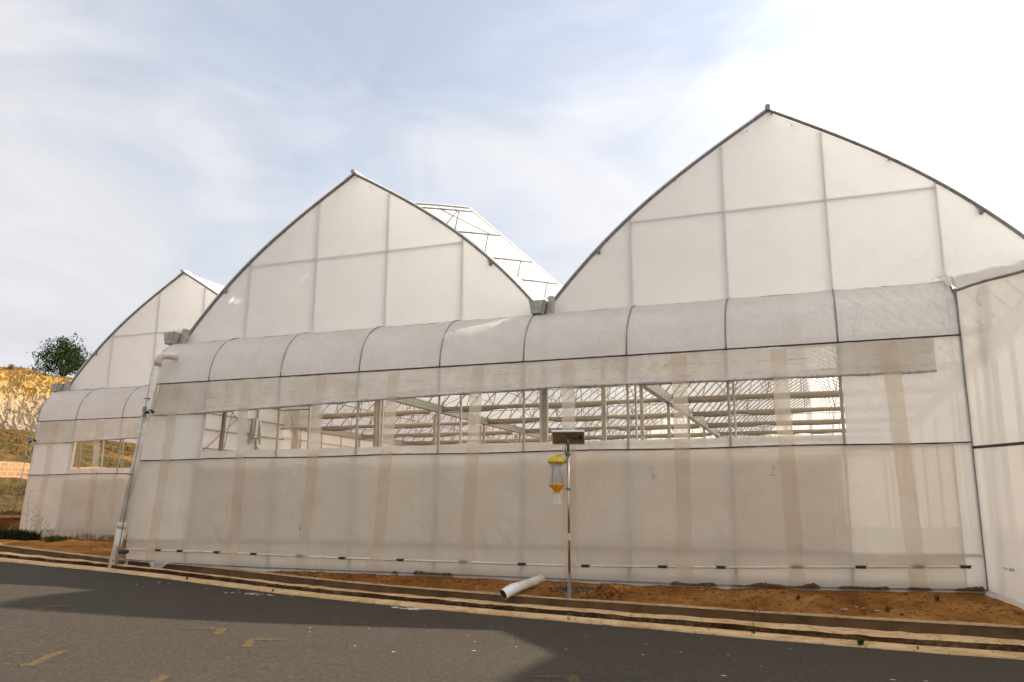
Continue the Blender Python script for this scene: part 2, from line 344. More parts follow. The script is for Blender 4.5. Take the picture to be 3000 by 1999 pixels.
# ------------------------------------------------------------------ levels of road, kerb, drain wall (metres)
RX = [-60, -30, -17, -12, -8.3, -3.4, .1, 3, 5, 7.1, 40]; RZ = [.9, .35, .09, -.04, -.17, -.39, -.46, -.505, -.525, -.53, -.55]
def road_z(x): return spl(x, RX, RZ)
PX = [-60, -30, -20, -13, -8.3, -3.4, .1, 3, 5, 7.1, 40]
Y_ASPH = [22, 7.2, 2.0, -.5, -.85, -1.58, -2.10, -2.50, -2.88, -3.14, -7.2]
Y_STRIP = [22.5, 7.7, 2.5, -.03, -.45, -1.14, -1.64, -2.06, -2.45, -2.74, -6.8]
Y_KB = [23.1, 8.3, 3.0, .38, -.22, -.84, -1.27, -1.56, -1.93, -2.18, -6.2]
WX = [-60, -30, -20, -14, -10.5, -9, -7.1, -3.5, -.35, 1.3, 3, 5, 7.3, 40]
Y_W = [23.6, 8.8, 3.5, 1.0, .28, .04, .0, -.52, -1.0, -1.12, -1.24, -1.50, -1.66, -5.7]
Z_W = [1.2, .6, .36, .22, .09, .02, -.03, -.19, -.25, -.28, -.30, -.325, -.33, -.36]
HEMX = [-9.15, -7.6, -5.6, -2.5, .7, 3, 5.6, 7.2]; HEMZ = [.03, -.02, -.05, -.06, -.08, -.10, -.07, -.04]
def hem(x): return interp(max(-9.2, min(7.3, x)), HEMX, HEMZ)
def y_wall(x): return spl(x, WX, Y_W)
def z_wall(x): return spl(x, WX, Z_W)
def xs_range(a, b, n): return [lerp(a, b, i / n) for i in range(n + 1)]
XS = xs_range(-45, -16, 20)[:-1] + xs_range(-16, 10, 150)[:-1] + xs_range(10, 30, 14)

def wob(x, k, s=1.0): return 0.036 * s * nz(x * 1.9, k, 0.3) + 0.028 * s * nz(x * 6.1, k, 1.7) + 0.012 * s * nz(x * 17, k, 4.7)
rb = MB()
rows = []
for t in (0, .08, .3, 1):
    rows.append([(x, lerp(spl(x, PX, Y_ASPH) + 0.06 + wob(x, 1), -60, t), road_z(x)) for x in XS])
def ribbon(mb, rows, smooth=True):
    n = len(rows[0]); vs_ = [p for r_ in rows for p in r_]
    mb.add(vs_, [(i * n + j, i * n + j + 1, (i + 1) * n + j + 1, (i + 1) * n + j) for i in range(len(rows) - 1) for j in range(n - 1)], smooth)
ribbon(rb, rows)
road = rb.build('road', ASPH); road['kind'] = 'structure'
gb = MB(); gb.add([(-1500, -1500, -1.1), (1500, -1500, -1.1), (1500, 1500, -1.1), (-1500, 1500, -1.1)], [(0, 1, 2, 3)])
gb.build('ground', EARTH)['kind'] = 'structure'
kb = MB()
ribbon(kb, [[(x, spl(x, PX, Y_ASPH) + wob(x, 1.0), road_z(x) - .05) for x in XS], [(x, spl(x, PX, Y_ASPH) + wob(x, 1.0), road_z(x) + .014) for x in XS],
            [(x, spl(x, PX, Y_STRIP) + .02, road_z(x) + .026) for x in XS]])
kb.build('kerb_apron', KERB)['kind'] = 'structure'
kf = MB()
ribbon(kf, [[(x, spl(x, PX, Y_STRIP) + wob(x, 2, .8), road_z(x) - .03) for x in XS], [(x, spl(x, PX, Y_STRIP) + wob(x, 9.1, 1.3), road_z(x) + .065 + wob(x, 5, .3)) for x in XS],
            [(x, spl(x, PX, Y_STRIP) + .012 + wob(x, 3), road_z(x) + .095 + wob(x, 4, .4)) for x in XS]])
kfo = kf.build('kerb', KERBF); kfo['kind'] = 'structure'
kt = MB()
ribbon(kt, [[(x, spl(x, PX, Y_STRIP) + .012 + wob(x, 3), road_z(x) + .095 + wob(x, 4, .4)) for x in XS], [(x, spl(x, PX, Y_STRIP) + .09, road_z(x) + .103) for x in XS],
            [(x, spl(x, PX, Y_KB) - .03, road_z(x) + .10 + wob(x, 6, .4)) for x in XS], [(x, spl(x, PX, Y_KB) + wob(x, 7), road_z(x) + .085) for x in XS], [(x, spl(x, PX, Y_KB) + .03, road_z(x) - .35) for x in XS]])
kto = kt.build('kerb_top', KERB); kto.parent = kfo
dw = MB()
def ywb(x): return max(y_wall(x), spl(x, PX, Y_KB) + .10)
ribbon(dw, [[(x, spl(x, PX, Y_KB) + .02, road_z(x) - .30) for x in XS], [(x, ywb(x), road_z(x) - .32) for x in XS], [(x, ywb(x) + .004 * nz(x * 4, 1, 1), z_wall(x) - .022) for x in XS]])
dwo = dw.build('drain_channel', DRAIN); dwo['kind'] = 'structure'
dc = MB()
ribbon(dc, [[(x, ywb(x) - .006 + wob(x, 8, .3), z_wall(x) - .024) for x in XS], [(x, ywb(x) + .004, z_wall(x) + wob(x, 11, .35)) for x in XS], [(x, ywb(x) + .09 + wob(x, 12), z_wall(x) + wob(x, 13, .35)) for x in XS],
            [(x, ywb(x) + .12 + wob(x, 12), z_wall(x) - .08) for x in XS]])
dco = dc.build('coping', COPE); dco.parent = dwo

def base_z(x):
    if x > -9: return hem(x) - .03
    return lerp(hem(-9) - .03, .2, min(1, (-9 - x) / 4))
def earth_z(x, y):
    yw = ywb(x) + .1; zw = z_wall(x) - .035
    if x < -9.2:
        t = max(0, min(1, (y - yw) / 4.0)); z = lerp(zw, .22 + max(0, -18 - x) * .02, t)
    else:
        t = max(0, min(1, (y - yw) / max(.15, -.05 - yw))); z = lerp(zw, base_z(x), t)
    a = 0.07 if y < 6 else 0.02
    return z + a * max(0, min(1, (y - yw) / .15)) * fbm(x * 1.3, y * 1.3, 3, 5) * (1 if -9.2 > x or y < -.15 else .4)
eb = MB(); ny = 46
XE = xs_range(-45, -19, 26)[:-1] + xs_range(-19, -9, 90)[:-1] + xs_range(-9, 9, 230)[:-1] + xs_range(9, 30, 10)
ev = []
for x in XE:
    yw = ywb(x) + .06
    for j in range(ny + 1):
        t = j / ny
        y = yw + (2.4 if x > -9.3 else 6.0 - min(yw, 0)) * (t / .8) if t <= .8 else lerp(yw + (2.4 if x > -9.3 else 6.0 - min(yw, 0)), 70, ((t - .8) / .2) ** 2)
        ev.append((x, y, earth_z(x, y)))
eb.add(ev, [(i * (ny + 1) + j, (i + 1) * (ny + 1) + j, (i + 1) * (ny + 1) + j + 1, i * (ny + 1) + j + 1) for i in range(len(XE) - 1) for j in range(ny)], True)
eb.build('earth_strip', EARTH)['kind'] = 'structure'

fb = MB(); fb.grid(40, 40, lambda u, v: (lerp(-18.2, 17.6, u), lerp(5.4 if False else .12, 48, v), .09 if lerp(-18.2, 17.6, u) > -9.1 or lerp(.12, 48, v) > 5.3 else -.6))
fb.build('added_bounce_floor', FLOOR)['kind'] = 'structure'  # unseen floor added over the red earth to stop its pink bounce
# worn yellow marks and white splashes painted on the road
MARKS = [[[-6.563, -4.769], [-6.233, -4.522], [-6.001, -4.964], [-6.075, -4.987], [-6.217, -4.686], [-6.471, -4.843]], [[-5.676, -4.85], [-5.4, -4.655], [-5.331, -4.717], [-5.548, -4.961], [-5.385, -5.245], [-5.468, -5.314]], [[-2.746, -5.288], [-2.343, -5.062], [-2.037, -5.554], [-2.16, -5.556], [-2.375, -5.224], [-2.679, -5.365]], [[-1.577, -5.619], [-1.194, -5.41], [-1.137, -5.491], [-1.439, -5.691], [-1.187, -6.074], [-1.293, -6.131]], [[-2.794, -7.175], [-2.715, -7.153], [-2.51, -7.622], [-2.336, -7.922], [-2.399, -8.037], [-2.548, -7.922], [-2.49, -7.832], [-2.702, -7.491]], [[-0.976, -7.704], [-0.891, -7.645], [-0.53, -8.357], [-0.62, -8.407]], [[2.216, -6.216], [2.614, -5.985], [2.928, -6.681], [2.84, -6.723], [2.564, -6.165], [2.245, -6.28]]]
for mk in MARKS:
    b = MB(); n = len(mk); b.add([(x, y, road_z(x) + .004) for x, y in mk], [tuple(range(n))]); b.build('road_marking', RPAINT, road)
rs = random.Random(3)
def splat(cx, cy, rx, ry, n, smin, smax, dz=.004):
    b = MB()
    for _ in range(n):
        x = cx + rs.gauss(0, rx); y = cy + rs.gauss(0, ry); r_ = rs.uniform(smin, smax); k = rs.randint(5, 7); a0 = rs.random() * 6
        b.add([(x + 1.6 * r_ * rs.uniform(.6, 1.2) * math.cos(a0 + 6.283 * i / k), y + r_ * rs.uniform(.6, 1.2) * math.sin(a0 + 6.283 * i / k), road_z(x) + dz) for i in range(k)], [tuple(range(k))])
    b.build('white_splash', WPAINT, road)
splat(-4.5, -1.80, .35, .10, 34, .008, .035); splat(-1.25, -2.06, .13, .06, 34, .02, .05); splat(-6.6, -1.7, .2, .15, 8, .008, .03); splat(1, -4.2, 2.6, .8, 26, .006, .018)
splat(5.0, -5.2, 1.2, .6, 14, .008, .025)

# ------------------------------------------------------------------ greenhouses
def arcz(w):
    w = abs(w); return 8.56 - .5942 * w + .0037 * w * w - .01132 * w ** 3
ZP, ZS, ZG, D0 = 3.81, 2.14, 4.93, 1.03
D = D0
BAY, NB = 4.7, 10
YEND = D + BAY * NB
HOOP_T = [-8.89, -7.28, -5.44, -3.57, -1.79, -.07, 1.88, 3.61, 5.40, 7.18]
HOOP_B = [-9.15, -7.52, -5.46, -3.60, -1.81, -.08, 1.86, 3.61, 5.36, 7.19]
STRAP = [(-8.07, -8.40), (-6.24, -6.30), (-4.40, -4.66), (-2.74, -3.0), (-.96, -1.17), (.81, .81), (2.82, 2.79), (4.46, 4.54), (6.15, 6.27)]
CLIPS = [-8.19, -7.62, -6.68, -5.77, -4.68, -3.73, -2.48, -1.2, -.07, 1.09, 2.42, 3.37, 4.54, 5.48, 6.28, 6.92]
def rollz(x): return interp(x, [-8.87, -7.7, -4.8, -1.84, .76, 2.35, 3.8, 6.8], [3.12, 3.12, 3.19, 3.26, 3.30, 3.29, 3.27, 3.26])
def lowz(x): return interp(x, [-9.1, -6.7, -3.8, -1.8, .8, 3.4, 7], [.26, .24, .19, .18, .16, .20, .30])
def xpost(i, z):
    """X of post i at height z (the end post leans a little)"""
    return lerp(HOOP_B[i], HOOP_T[i], max(0, min(1, (z - 0) / ZP)))
def edge_x(x_top, z, first):
    return lerp(HOOP_B[0], HOOP_T[0], z / ZP) if first else x_top

def greenhouse(root, spans, x_l, x_r, nh, hemf, window, inside_spans, left_wall_len, seed, gable_spans=None, right_film=True):
    """local coordinates: facade plane y = 0, gutter line of the middle at x = 0"""
    P = root
    # ---- roof spans
    for sx in spans:                                   # sx: middle of the span
        hid = sx not in inside_spans
        D = D0 - (2.0 if root is GH and sx > 9 else 0)   # the span at the far right stands further forward
        g = MB()
        def gf(u, v, sx=sx):
            w = lerp(-4.5, 4.5, u); zt = arcz(w) - .03; z = lerp(ZG - .02, zt, v)
            return (sx + w, D + .006 * nz(w * 1.7, z * 1.7, seed), z)
        g.grid(60, 16, gf); g.build('gable_film', F_GABLE, P)
        ga = MB()
        ga.tube([(sx + w, D - .012, arcz(w) + .012) for w in xs_range(-4.5, 4.5, 64)], .035, 8)
        for wm in (-3.35, 3.35):                        # purlin stubs under the front arch
            ga.box(sx + wm - .03, sx + wm + .03, D - .05, D + .05, arcz(wm) - .11, arcz(wm) - .02)
        ga.build('gable_arch', STEELD, P)
        rc = MB(); rc.tube([(sx, D - .12, 8.60), (sx, D + .3, 8.62)], .05, 8); rc.build('ridge_cap', GUTM, P)
        if not hid:
            for i, w in enumerate((-2.7, -.9, .9, 2.7)):
                b = MB(); b.bar((sx + w, D + .04, -.1), (sx + w, D + .04, arcz(w) - .03), .034, .05); b.build('gable_post', STEELP, P)
            b = MB(); b.bar((sx - 2.7, D + .036, arcz(2.7) - .10), (sx + 2.7, D + .036, arcz(2.7) - .10), .03, .035); b.build('collar_beam', STEELP, P)
        # ---- roof film: left slope, right slope (open below the raised vent)
        w0 = .95
        def rf(a, b_, y0, y1, sx=sx):
            return lambda u, v: (sx + lerp(a, b_, v), lerp(y0, y1, u), arcz(lerp(a, b_, v)) + .055 - .018 * math.sin(math.pi * (lerp(y0, y1, u) - D) / 1.175) ** 2)
        vented = root is GH and sx < 0
        r = MB(); r.grid(60, 22, rf(-4.5, 0, D - .06, YEND)); r.grid(60, 14, rf(w0, 4.5, D - .06, YEND)); 
        if vented: r.grid(3, 10, rf(0, w0, D - .06, D + 1.9)); r.grid(3, 10, rf(0, w0, YEND - 1.5, YEND))
        else: r.grid(60, 10, rf(0, w0, D - .06, YEND))
        r.build('roof_film', F_ROOF, P)
        if not vented: continue
        # raised vent: film panel hinged at the ridge, ribs beneath
        def vz(t): return 8.62 - .165 * t - .018 * t * t
        VL, y0, y1 = 1.95, D + 2.0, YEND - 1.6
        v = MB(); v.grid(40, 8, lambda a, b_, sx=sx: (sx + VL * b_, lerp(y0, y1, a), vz(VL * b_) + .02))
        vent = v.build('roof_vent', F_VENT, P)
        rl = MB(); rl.tube([(sx + VL, y0 - .02, vz(VL)), (sx + VL, y1, vz(VL))], .032, 8); rl.build('vent_rail', PVCW, vent)
        k = 0; yy = y0
        ys = [y0, y0 + .28] + [y0 + 2.2 + 2.55 * i for i in range(int((y1 - y0 - 2.2) / 2.55))]
        for yy in ys:
            b = MB(); b.tube([(sx + t, yy, vz(t) - .015) for t in xs_range(.03, VL, 8)], .022, 6); b.build('vent_rib', STEEL, vent)
        for yy in ys[1:]:
            b = MB(); b.tube([(sx + VL - .38, yy, vz(VL - .38) - .02), (sx + 1.45, yy, arcz(1.45) + .03)], .016, 6)
            if yy == ys[1]: b.tube([(sx + VL - .42, yy, vz(VL - .4) - .02), (sx + 1.0, yy + .3, arcz(1.0) + .05)], .013, 6)
            b.build('vent_strut', STEEL, vent)
        b = MB()
        for q in (.7, 1.1, 1.5): b.tube([(sx + q, y0, vz(q)), (sx + q, y1, vz(q))], .005, 5)
        b.tube([(sx + 1.0, ys[1], vz(1.0)), (sx + VL - .25, ys[2], vz(VL) + .03)], .012, 5)
        b.build('vent_wire', STEEL, vent)
    D = D0
    # ---- gutters
    edges = sorted({sx - 4.5 for sx in spans} | {sx + 4.5 for sx in spans})
    for gx in edges:
        if gx < x_l - 3 or (root is not GH and gx > -1): continue
        g = MB(); y0 = .55
        for sgn, yA, yB in ((1, y0, YEND),):
            o0, o1 = .16, .095; zt, zb_ = ZG + .20, ZG - .08
            pts = [(gx - o0, zt), (gx - o1, zb_), (gx + o1, zb_), (gx + o0, zt), (gx + o0 - .012, zt), (gx + o1 - .01, zb_ + .012), (gx - o1 + .01, zb_ + .012), (gx - o0 + .012, zt)]
            vs_ = [(x, y, z) for y in (yA, yB) for x, z in pts]
            g.add(vs_, [(i, (i + 1) % 8, 8 + (i + 1) % 8, 8 + i) for i in range(8)])
        gut = g.build('gutter', GUTM, P)
        c = MB(); c.hexa([(gx - .085, y0 - .006, ZG - .07), (gx + .085, y0 - .006, ZG - .07), (gx + .085, y0 + .004, ZG - .07), (gx - .085, y0 + .004, ZG - .07)],
                         [(gx - .15, y0 - .006, ZG + .19), (gx + .15, y0 - .006, ZG + .19), (gx + .15, y0 + .004, ZG + .19), (gx - .15, y0 + .004, ZG + .19)])
        c.build('end_cap', GUTM, gut)
        c = MB(); c.bar((gx + .19, y0 + .25, ZG - .1), (gx + .22, y0 + .32, ZG + .30), .10, .16); c.build('bracket', GUTM, gut)
    # ---- lean-to canopy over the facade: hoops and film
    for i in range(nh):
        h = MB(); x = HOOP_T[i]
        h.tube([(xpost(i, z), .022, z) for z in (hemf(x) - .05, 1.2, 2.4, 3.2, ZP)], .024, 8); h.build('facade_post', STEELI if i not in (0, 9) else STEELD, P)
        h = MB(); h.tube([(x, D * (1 - math.cos(a)) + .006 * (1 - a), ZP + (ZG - ZP) * math.sin(a) + .002) for a in xs_range(0, math.pi / 2, 16)], .017, 8); h.build('hoop', STEELD, P)
    xr = HOOP_T[nh - 1] + (0 if nh > 6 else 1.6)
    c = MB(); nu = 150
    def lf(u, v):
        x = lerp(HOOP_T[0], xr, u); a = v * math.pi / 2
        j = max(i for i in range(nh) if HOOP_T[i] <= x + 1e-6); x0 = HOOP_T[j]; x1 = HOOP_T[min(j + 1, nh - 1)] if j + 1 < nh else x0 + 1.8
        t = (x - x0) / max(.2, x1 - x0); sag = .05 * math.sin(math.pi * max(0, min(1, t))) * math.sin(a * 2)
        rad = 1 - sag + .012 * nz(x * 2.1 + a, a * 3.1, seed + 5)  # film sags a little between hoops
        # creases run from the head of each hoop down towards the purlin
        cr = .026 * math.sin(a * 2) * (nz(x * 5 + a * 4, a * 1.0, 2.2) * (1 - min(1, t * 2.2)) + nz(x * 5 - a * 4, a * 1.0, 8.2) * max(0, 1 - (1 - t) * 3))
        rad += cr
        return (x, D - D * math.cos(a) * rad - .004, ZP + (ZG - ZP) * math.sin(a) * rad + .004)
    c.grid(nu, 14, lf); c.build('canopy_film', F_LEAN, P)
    # dark strip where canopy and gable meet, purlin channel, sill channel
    def strip(name, z, y, hgt, mat, xa, xb, amp=.006):
        b = MB(); xs_ = xs_range(xa, xb, 120)
        rows = [[(x, y + .002, (z(x) if callable(z) else z) - hgt / 2 + amp * nz(x * 5, z if not callable(z) else 1, 2)) for x in xs_],
                [(x, y - .014, (z(x) if callable(z) else z) - hgt / 2 + amp * nz(x * 5, 1, 2)) for x in xs_],
                [(x, y - .014, (z(x) if callable(z) else z) + hgt / 2 + amp * nz(x * 6, 3, 2)) for x in xs_],
                [(x, y + .002, (z(x) if callable(z) else z) + hgt / 2 + amp * nz(x * 6, 3, 2)) for x in xs_]]
        ribbon(b, rows, False); return b.build(name, mat, P)
    strip('purlin_channel', ZP, -.008, .025, LOCK, HOOP_T[0], xr)
    strip('sill_channel', lambda x: ZS + .008 * math.sin(x * 1.7), -.045, .021, LOCK, xpost(0, ZS), xr)
    strip('head_channel', ZG - .005, D - .02, .03, LOCK, HOOP_T[0], xr, .012)
    # ---- facade films
    xi, xj = HOOP_T[1] - .02, (HOOP_T[8] + .02 if nh > 8 else xr)
    def sheet(name, mat, xa, xb, za, zb, y, amp=.01, nu=70, nv=22, slant=True):
        """flat film between heights za(x) and zb(x); its left edge follows the leaning end post"""
        b = MB()
        def f(u, v):
            x = lerp(xa, xb, u); z = lerp(za(x), zb(x), v)
            if slant: x += (xpost(0, z) - HOOP_T[0]) * max(0, 1 - (x - HOOP_T[0]) / 1.7)
            return (x, y + amp * nz(x * .9, z * 1.2, y * 30 + seed) + .35 * amp * nz(x * 3, z * 2, y * 9 + seed), z)
        b.grid(nu, nv, f); return b.build(name, mat, P)
    sheet('end_panel', F_PANEL, HOOP_T[0], xi, lambda x: ZS - .05, lambda x: ZP, -.004)
    if nh > 8: sheet('end_panel', F_PANEL, xj, xr, lambda x: ZS - .05, lambda x: ZP, -.004)
    if nh > 8: sheet('end_panel', F_PANEL, 6.90, xr, lambda x: hemf(x) + .02, lambda x: ZS, -.004)
    sheet('skirt', F_WALL, HOOP_T[0] + .02, 6.93 if nh > 8 else xr, lambda x: hemf(x) + .0, lambda x: .50 + .01 * math.sin(x * 3), -.012)
    sheet('inner_curtain', F_WALL, xi - .16, xj - .10, lambda x: .49, lambda x: ZS - .1 + .02 * math.sin(x), .045, .012, slant=False)
    cw = HOOP_T[0] + .02
    cre = 6.93 if nh > 8 else xr
    sheet('side_curtain', F_WALL, cw, cre, lowz, lambda x: ZS, -.05, .018, 110, 26)
    sheet('hem_strip', F_ROLL, xi, xj, lambda x: ZS, lambda x: ZS + .17 + .012 * nz(x, 2, 2), .012, .006, 60, 3)
    rend = 6.80 if nh > 8 else xr
    sheet('rolled_curtain', F_ROLL, HOOP_T[0] + .02, rend, rollz, lambda x: ZP - .02, -.024, .016, 110, 10)
    # dirty water lines on the rolled curtain
    st = MB(); rq = random.Random(seed)
    for x in xs_range(-7.2, rend - .2, 160):
        for zo, p in ((.10, .75), (.30, .55)):
            if rq.random() < p * (.35 + .65 * (nz(x * .8, zo * 9, 4) > -.05)):
                z = rollz(x) + zo + .02 * nz(x * .7, zo * 20, 1); h = rq.uniform(.002, .008); ln = rq.uniform(.04, .22)
                st.add([(x, -.046, z), (x + ln, -.046, z + .004), (x + ln * .8, -.046, z + h), (x, -.046, z + h * .6)], [(0, 1, 2, 3)])
    st.build('stain_pattern', F_STAIN, P)['kind'] = 'stuff'
    # rolled-up tube at the head of the opening, and the tube in the hem of the closed curtain
    t = MB(); xs_ = xs_range(HOOP_T[0] - .03, rend, 160)
    t.tube([(x, -.05, rollz(x)) for x in xs_], [.030 + .007 * math.sin(x * 9 + 2 * nz(x, 1, 1)) + .003 * nz(x * 14, 2, 3) for x in xs_], 10)
    t.build('curtain_roller', F_TUBEW, P)
    t = MB(); xs_ = xs_range(HOOP_B[0] + .08, cre + .02, 80)
    t.tube([(x, -.075, lowz(x)) for x in xs_], .019, 8)
    rod = t.build('curtain_rod', PVC, P)
    for x in CLIPS:
        if x > xr: break
        b = MB(); z = lowz(x)
        b.tube([(x - .07, -.075, z), (x + .07, -.075, z)], .024, 8, False); b.bar((x - .085, -.09, z + .012), (x + .09, -.09, z + .02), .012, .012)
        b.build('clip', BLACK, rod)
    b = MB(); b.tube([(xpost(0, .45), .02, .47), (xr, .02, .47)], .02, 8); b.build('bottom_rail', STEEL, P)
    for xt, xb in STRAP:
        if xt > xr: break
        s = MB()
        def sf(u, v, xt=xt, xb=xb):
            z = lerp(hemf(xb) + .03, ZP - .05, v); x = lerp(xb, xt, v) + lerp(-.125, .125, u)
            y = -.062 - .055 * math.exp(-((z - rollz(x)) / .16) ** 2) - .045 * math.exp(-((z - lowz(x)) / .12) ** 2)
            return (x + .008 * nz(z * 2, xt, 1), y + .006 * nz(z * 2, u, xt), z)
        s.grid(5, 60, sf); s.build('strap', F_STRAP, P)
    # bottom hem line
    strip('hem_channel', lambda x: hemf(x) + .012, -.01, .022, STEELD, HOOP_B[0] + .02, xr, .006)
    fl = MB()
    fl.grid(140, 3, lambda u, v: (lerp(HOOP_B[0], xr, u), -.012 - .05 * v - .02 * v * nz(lerp(HOOP_B[0], xr, u) * 2, 1, 5), hemf(lerp(HOOP_B[0], xr, u)) - .065 * v * max(.2, min(1, (lerp(HOOP_B[0], xr, u) + 8) / 3)) + .012 * v * nz(lerp(HOOP_B[0], xr, u) * 3, 4, 1)))
    fl.build('ground_flap', F_WALL, P)
    # ---- left end: side film with rails
    s = MB(); yl = left_wall_len
    def swf(u, v):
        y = yl * u; zt = ZP + (ZG - ZP) * math.sin(math.acos(max(0, 1 - y / D))) if y < D else ZG
        z = lerp(-.1, zt, v); x = xpost(0, z) if y < 1.2 else lerp(xpost(0, z), -9, min(1, (y - 1.2) / 2))
        return (x, y + .004, z)
    if yl < 10: s.grid(40, 14, swf)
    else:
        s.grid(4, 14, lambda u, v: swf(u * 1.6 / yl, v))
        s.grid(30, 6, lambda u, v: (-9 - .06 * (1 - v), lerp(1.6, yl, u), lerp(-.1, 2.14, v))); s.grid(30, 6, lambda u, v: (-9, lerp(1.6, yl, u), lerp(3.45, ZG, v)))
        for k in range(1, 24):
            b = MB(); b.tube([(-8.95, 1.8 * k, -.1), (-8.95, 1.8 * k, ZG)], .025, 6); b.build('side_post', STEELI, P)
    s.build('side_film', F_PANEL, P)
    if yl < 10:
        for p, q, r_ in (((-8.9, 1.1, 4.8), (-8.9, 5.0, 1.9), .012), ((-8.9, 1.1, 1.9), (-8.9, 5.0, 4.8), .012), ((-7.25, .9, 3.6), (-7.6, .9, 1.9), .010), ((-6.2, 1.2, 3.7), (-5.5, 1.2, 1.9), .010)):
            b = MB(); b.tube([p, q], r_, 5); b.build('bracing_wire', STEELI, P)
        b = MB(); b.bar((-7.16, .30, 1.2), (-7.0, .30, 3.8), .06, .06); b.build('inner_stay', BARE, P)
        for yy in (2.6, 3.9): b = MB(); b.bar((-8.93, yy, -.1), (-8.93, yy, 4.85), .05, .05); b.build('side_post', STEELI, P)
    for z in ((.47, 2.14, 2.55, 3.0, 3.4, 3.8, 4.35) if yl < 10 else (.47, 2.14, 3.8, 4.35)):
        b = MB(); b.tube([(xpost(0, z) + .03, .3, z), (-8.93, 2.5, z), (-8.93, yl, z)], .018, 6); b.build('side_rail', STEELI, P)
    # ---- frame inside
    stuff = MB()
    for k in range(NB + 1):
        y = D + BAY * k + .02
        for gx in edges:
            if gx < -9.5 or gx > max(inside_spans) + 4.6: continue
            b = MB(); b.bar((gx + .0, y + .03, -.1), (gx, y + .03, ZG - .085), .10, .09); b.build('column', STEELI, P)
        if k == 0: continue
        for sx in inside_spans:
            b = MB(); zc = 5.03
            b.tube([(sx - 4.4, y, zc), (sx + 4.4, y, zc)], .03, 6); b.tube([(sx - 4.4, y, zc - .20), (sx + 4.4, y, zc - .20)], .012, 5)
            for q in (-3.3, -2.2, -1.1, 0, 1.1, 2.2, 3.3):
                qa = q + (.55 if q < 0 else -.55 if q > 0 else 0)
                b.tube([(sx + q, y, zc), (sx + qa, y, arcz(qa) - .04)], .016, 5)
                if q and abs(q) < 3: b.tube([(sx + q, y, zc), (sx + q * 1.32, y, arcz(q * 1.32) - .04)], .013, 5)
            b.build('roof_truss', STEELI, P)
            c = MB(); n = 60
            prof = [(-.09, 0), (-.10, -.06), (-.05, -.14), (0, -.17), (.06, -.13), (.10, -.05), (.08, .01)]
            xs_ = xs_range(sx - 4.3, sx + 4.3, n)
            ribbon(c, [[(x, y - .03 + py, zc - .02 + pz * (1 + .45 * nz(x * 1.1, k * 3.3, sx)) + .015 * nz(x * 3, k, 1)) for x in xs_] for py, pz in prof])
            c.build('shade_screen', F_SCREEN, P)
    for sx in inside_spans:
        n = 0
        for j in range(1, int((YEND - D) / 1.175)):
            y = D + 1.175 * j
            pts = [(sx + w, y, arcz(w) + .01) for w in xs_range(-4.45, 4.45, 26)]
            if y > D + 1.3 and False: pass
            if (j - 1) < 48 // len(inside_spans) * 1 and len(inside_spans) < 3:
                b = MB(); b.tube(pts, .028, 6); b.build('arch', STEELI, P)
            else: stuff.tube(pts, .028, 6)
        for w in (-3.3, -1.8, .06, 2.0, 3.3):
            b = MB(); b.tube([(sx + w, D, arcz(w) - .03), (sx + w, YEND, arcz(w) - .03)], .02, 6); b.build('roof_purlin', STEELI, P)
        b = MB()
        for w, z in ((-3.0, 4.7), (-1.0, 4.72), (1.3, 4.7), (3.2, 4.72)):
            b.tube([(sx + w, D, z), (sx + w, YEND, z)], .010, 5)
        for k in range(0, NB):
            ya = D + BAY * k
            for a_, b_ in ((-4.4, -.4), (4.4, .4)):
                b.tube([(sx + a_, ya, 5.05), (sx + b_, ya + BAY, arcz(b_) - .1)], .010, 4)
                if k % 2 == 0: b.tube([(sx + a_, ya + BAY, 5.05), (sx + b_, ya, arcz(b_) - .1)], .010, 4)
        b.build('bracing_wire', STEELI, P)
    if stuff.v: stuff.build('arch', STEELI, P)['kind'] = 'stuff'
    e = MB()
    for sx in spans: e.grid(30, 6, lambda u, v, sx=sx: (sx + lerp(-4.5, 4.5, u), YEND, lerp(-.2, arcz(lerp(-4.5, 4.5, u)), v)))
    e.build('back_wall', F_PANEL, P)
    if right_film:
        e = MB(); xe = max(spans) + 4.5; e.grid(20, 4, lambda u, v: (xe, lerp(D, YEND, u), lerp(-.2, ZG, v))); e.build('side_film', F_WALL, P)

def stainmat():
    M_ = Mat('brown_water_stain'); return M_.principled(M_.ramp(M_.noise(30, 3, .6), [(.35, (.13, .065, .02)), (.7, (.42, .27, .12))]), .8)
F_STAIN = stainmat()
F_SILV = film('silver_cloth_material', (0.50, 0.46, 0.40), 0.02, 0.25, gloss=0.5, rough=0.25, dirt_amt=0.2, wrinkle=0.8)
F_TUBEW = plain('rolled_film_white', (0.66, 0.62, 0.58), 0.3, 0, 0.4, 14, dirt=(0.36, 0.33, 0.31), bump=0.5, bscale=22)

GH = thing('greenhouse', 'large twin-gabled white film greenhouse with long open window behind the insect lamp', 'greenhouse', (0, 0, 0))
greenhouse(GH, [-4.5, 4.5, 13.5], -9, 7.2, 10, hem, True, [-4.5, 4.5], 5.1, 1.0)
GB = thing('greenhouse', 'smaller looking set-back greenhouse at far left with one gable and short dark window', 'greenhouse', (-9.36, 5.12, 0))
greenhouse(GB, [-4.5], -9, 0, 6, lambda x: .24, True, [-4.5], YEND, 4.0, right_film=False)

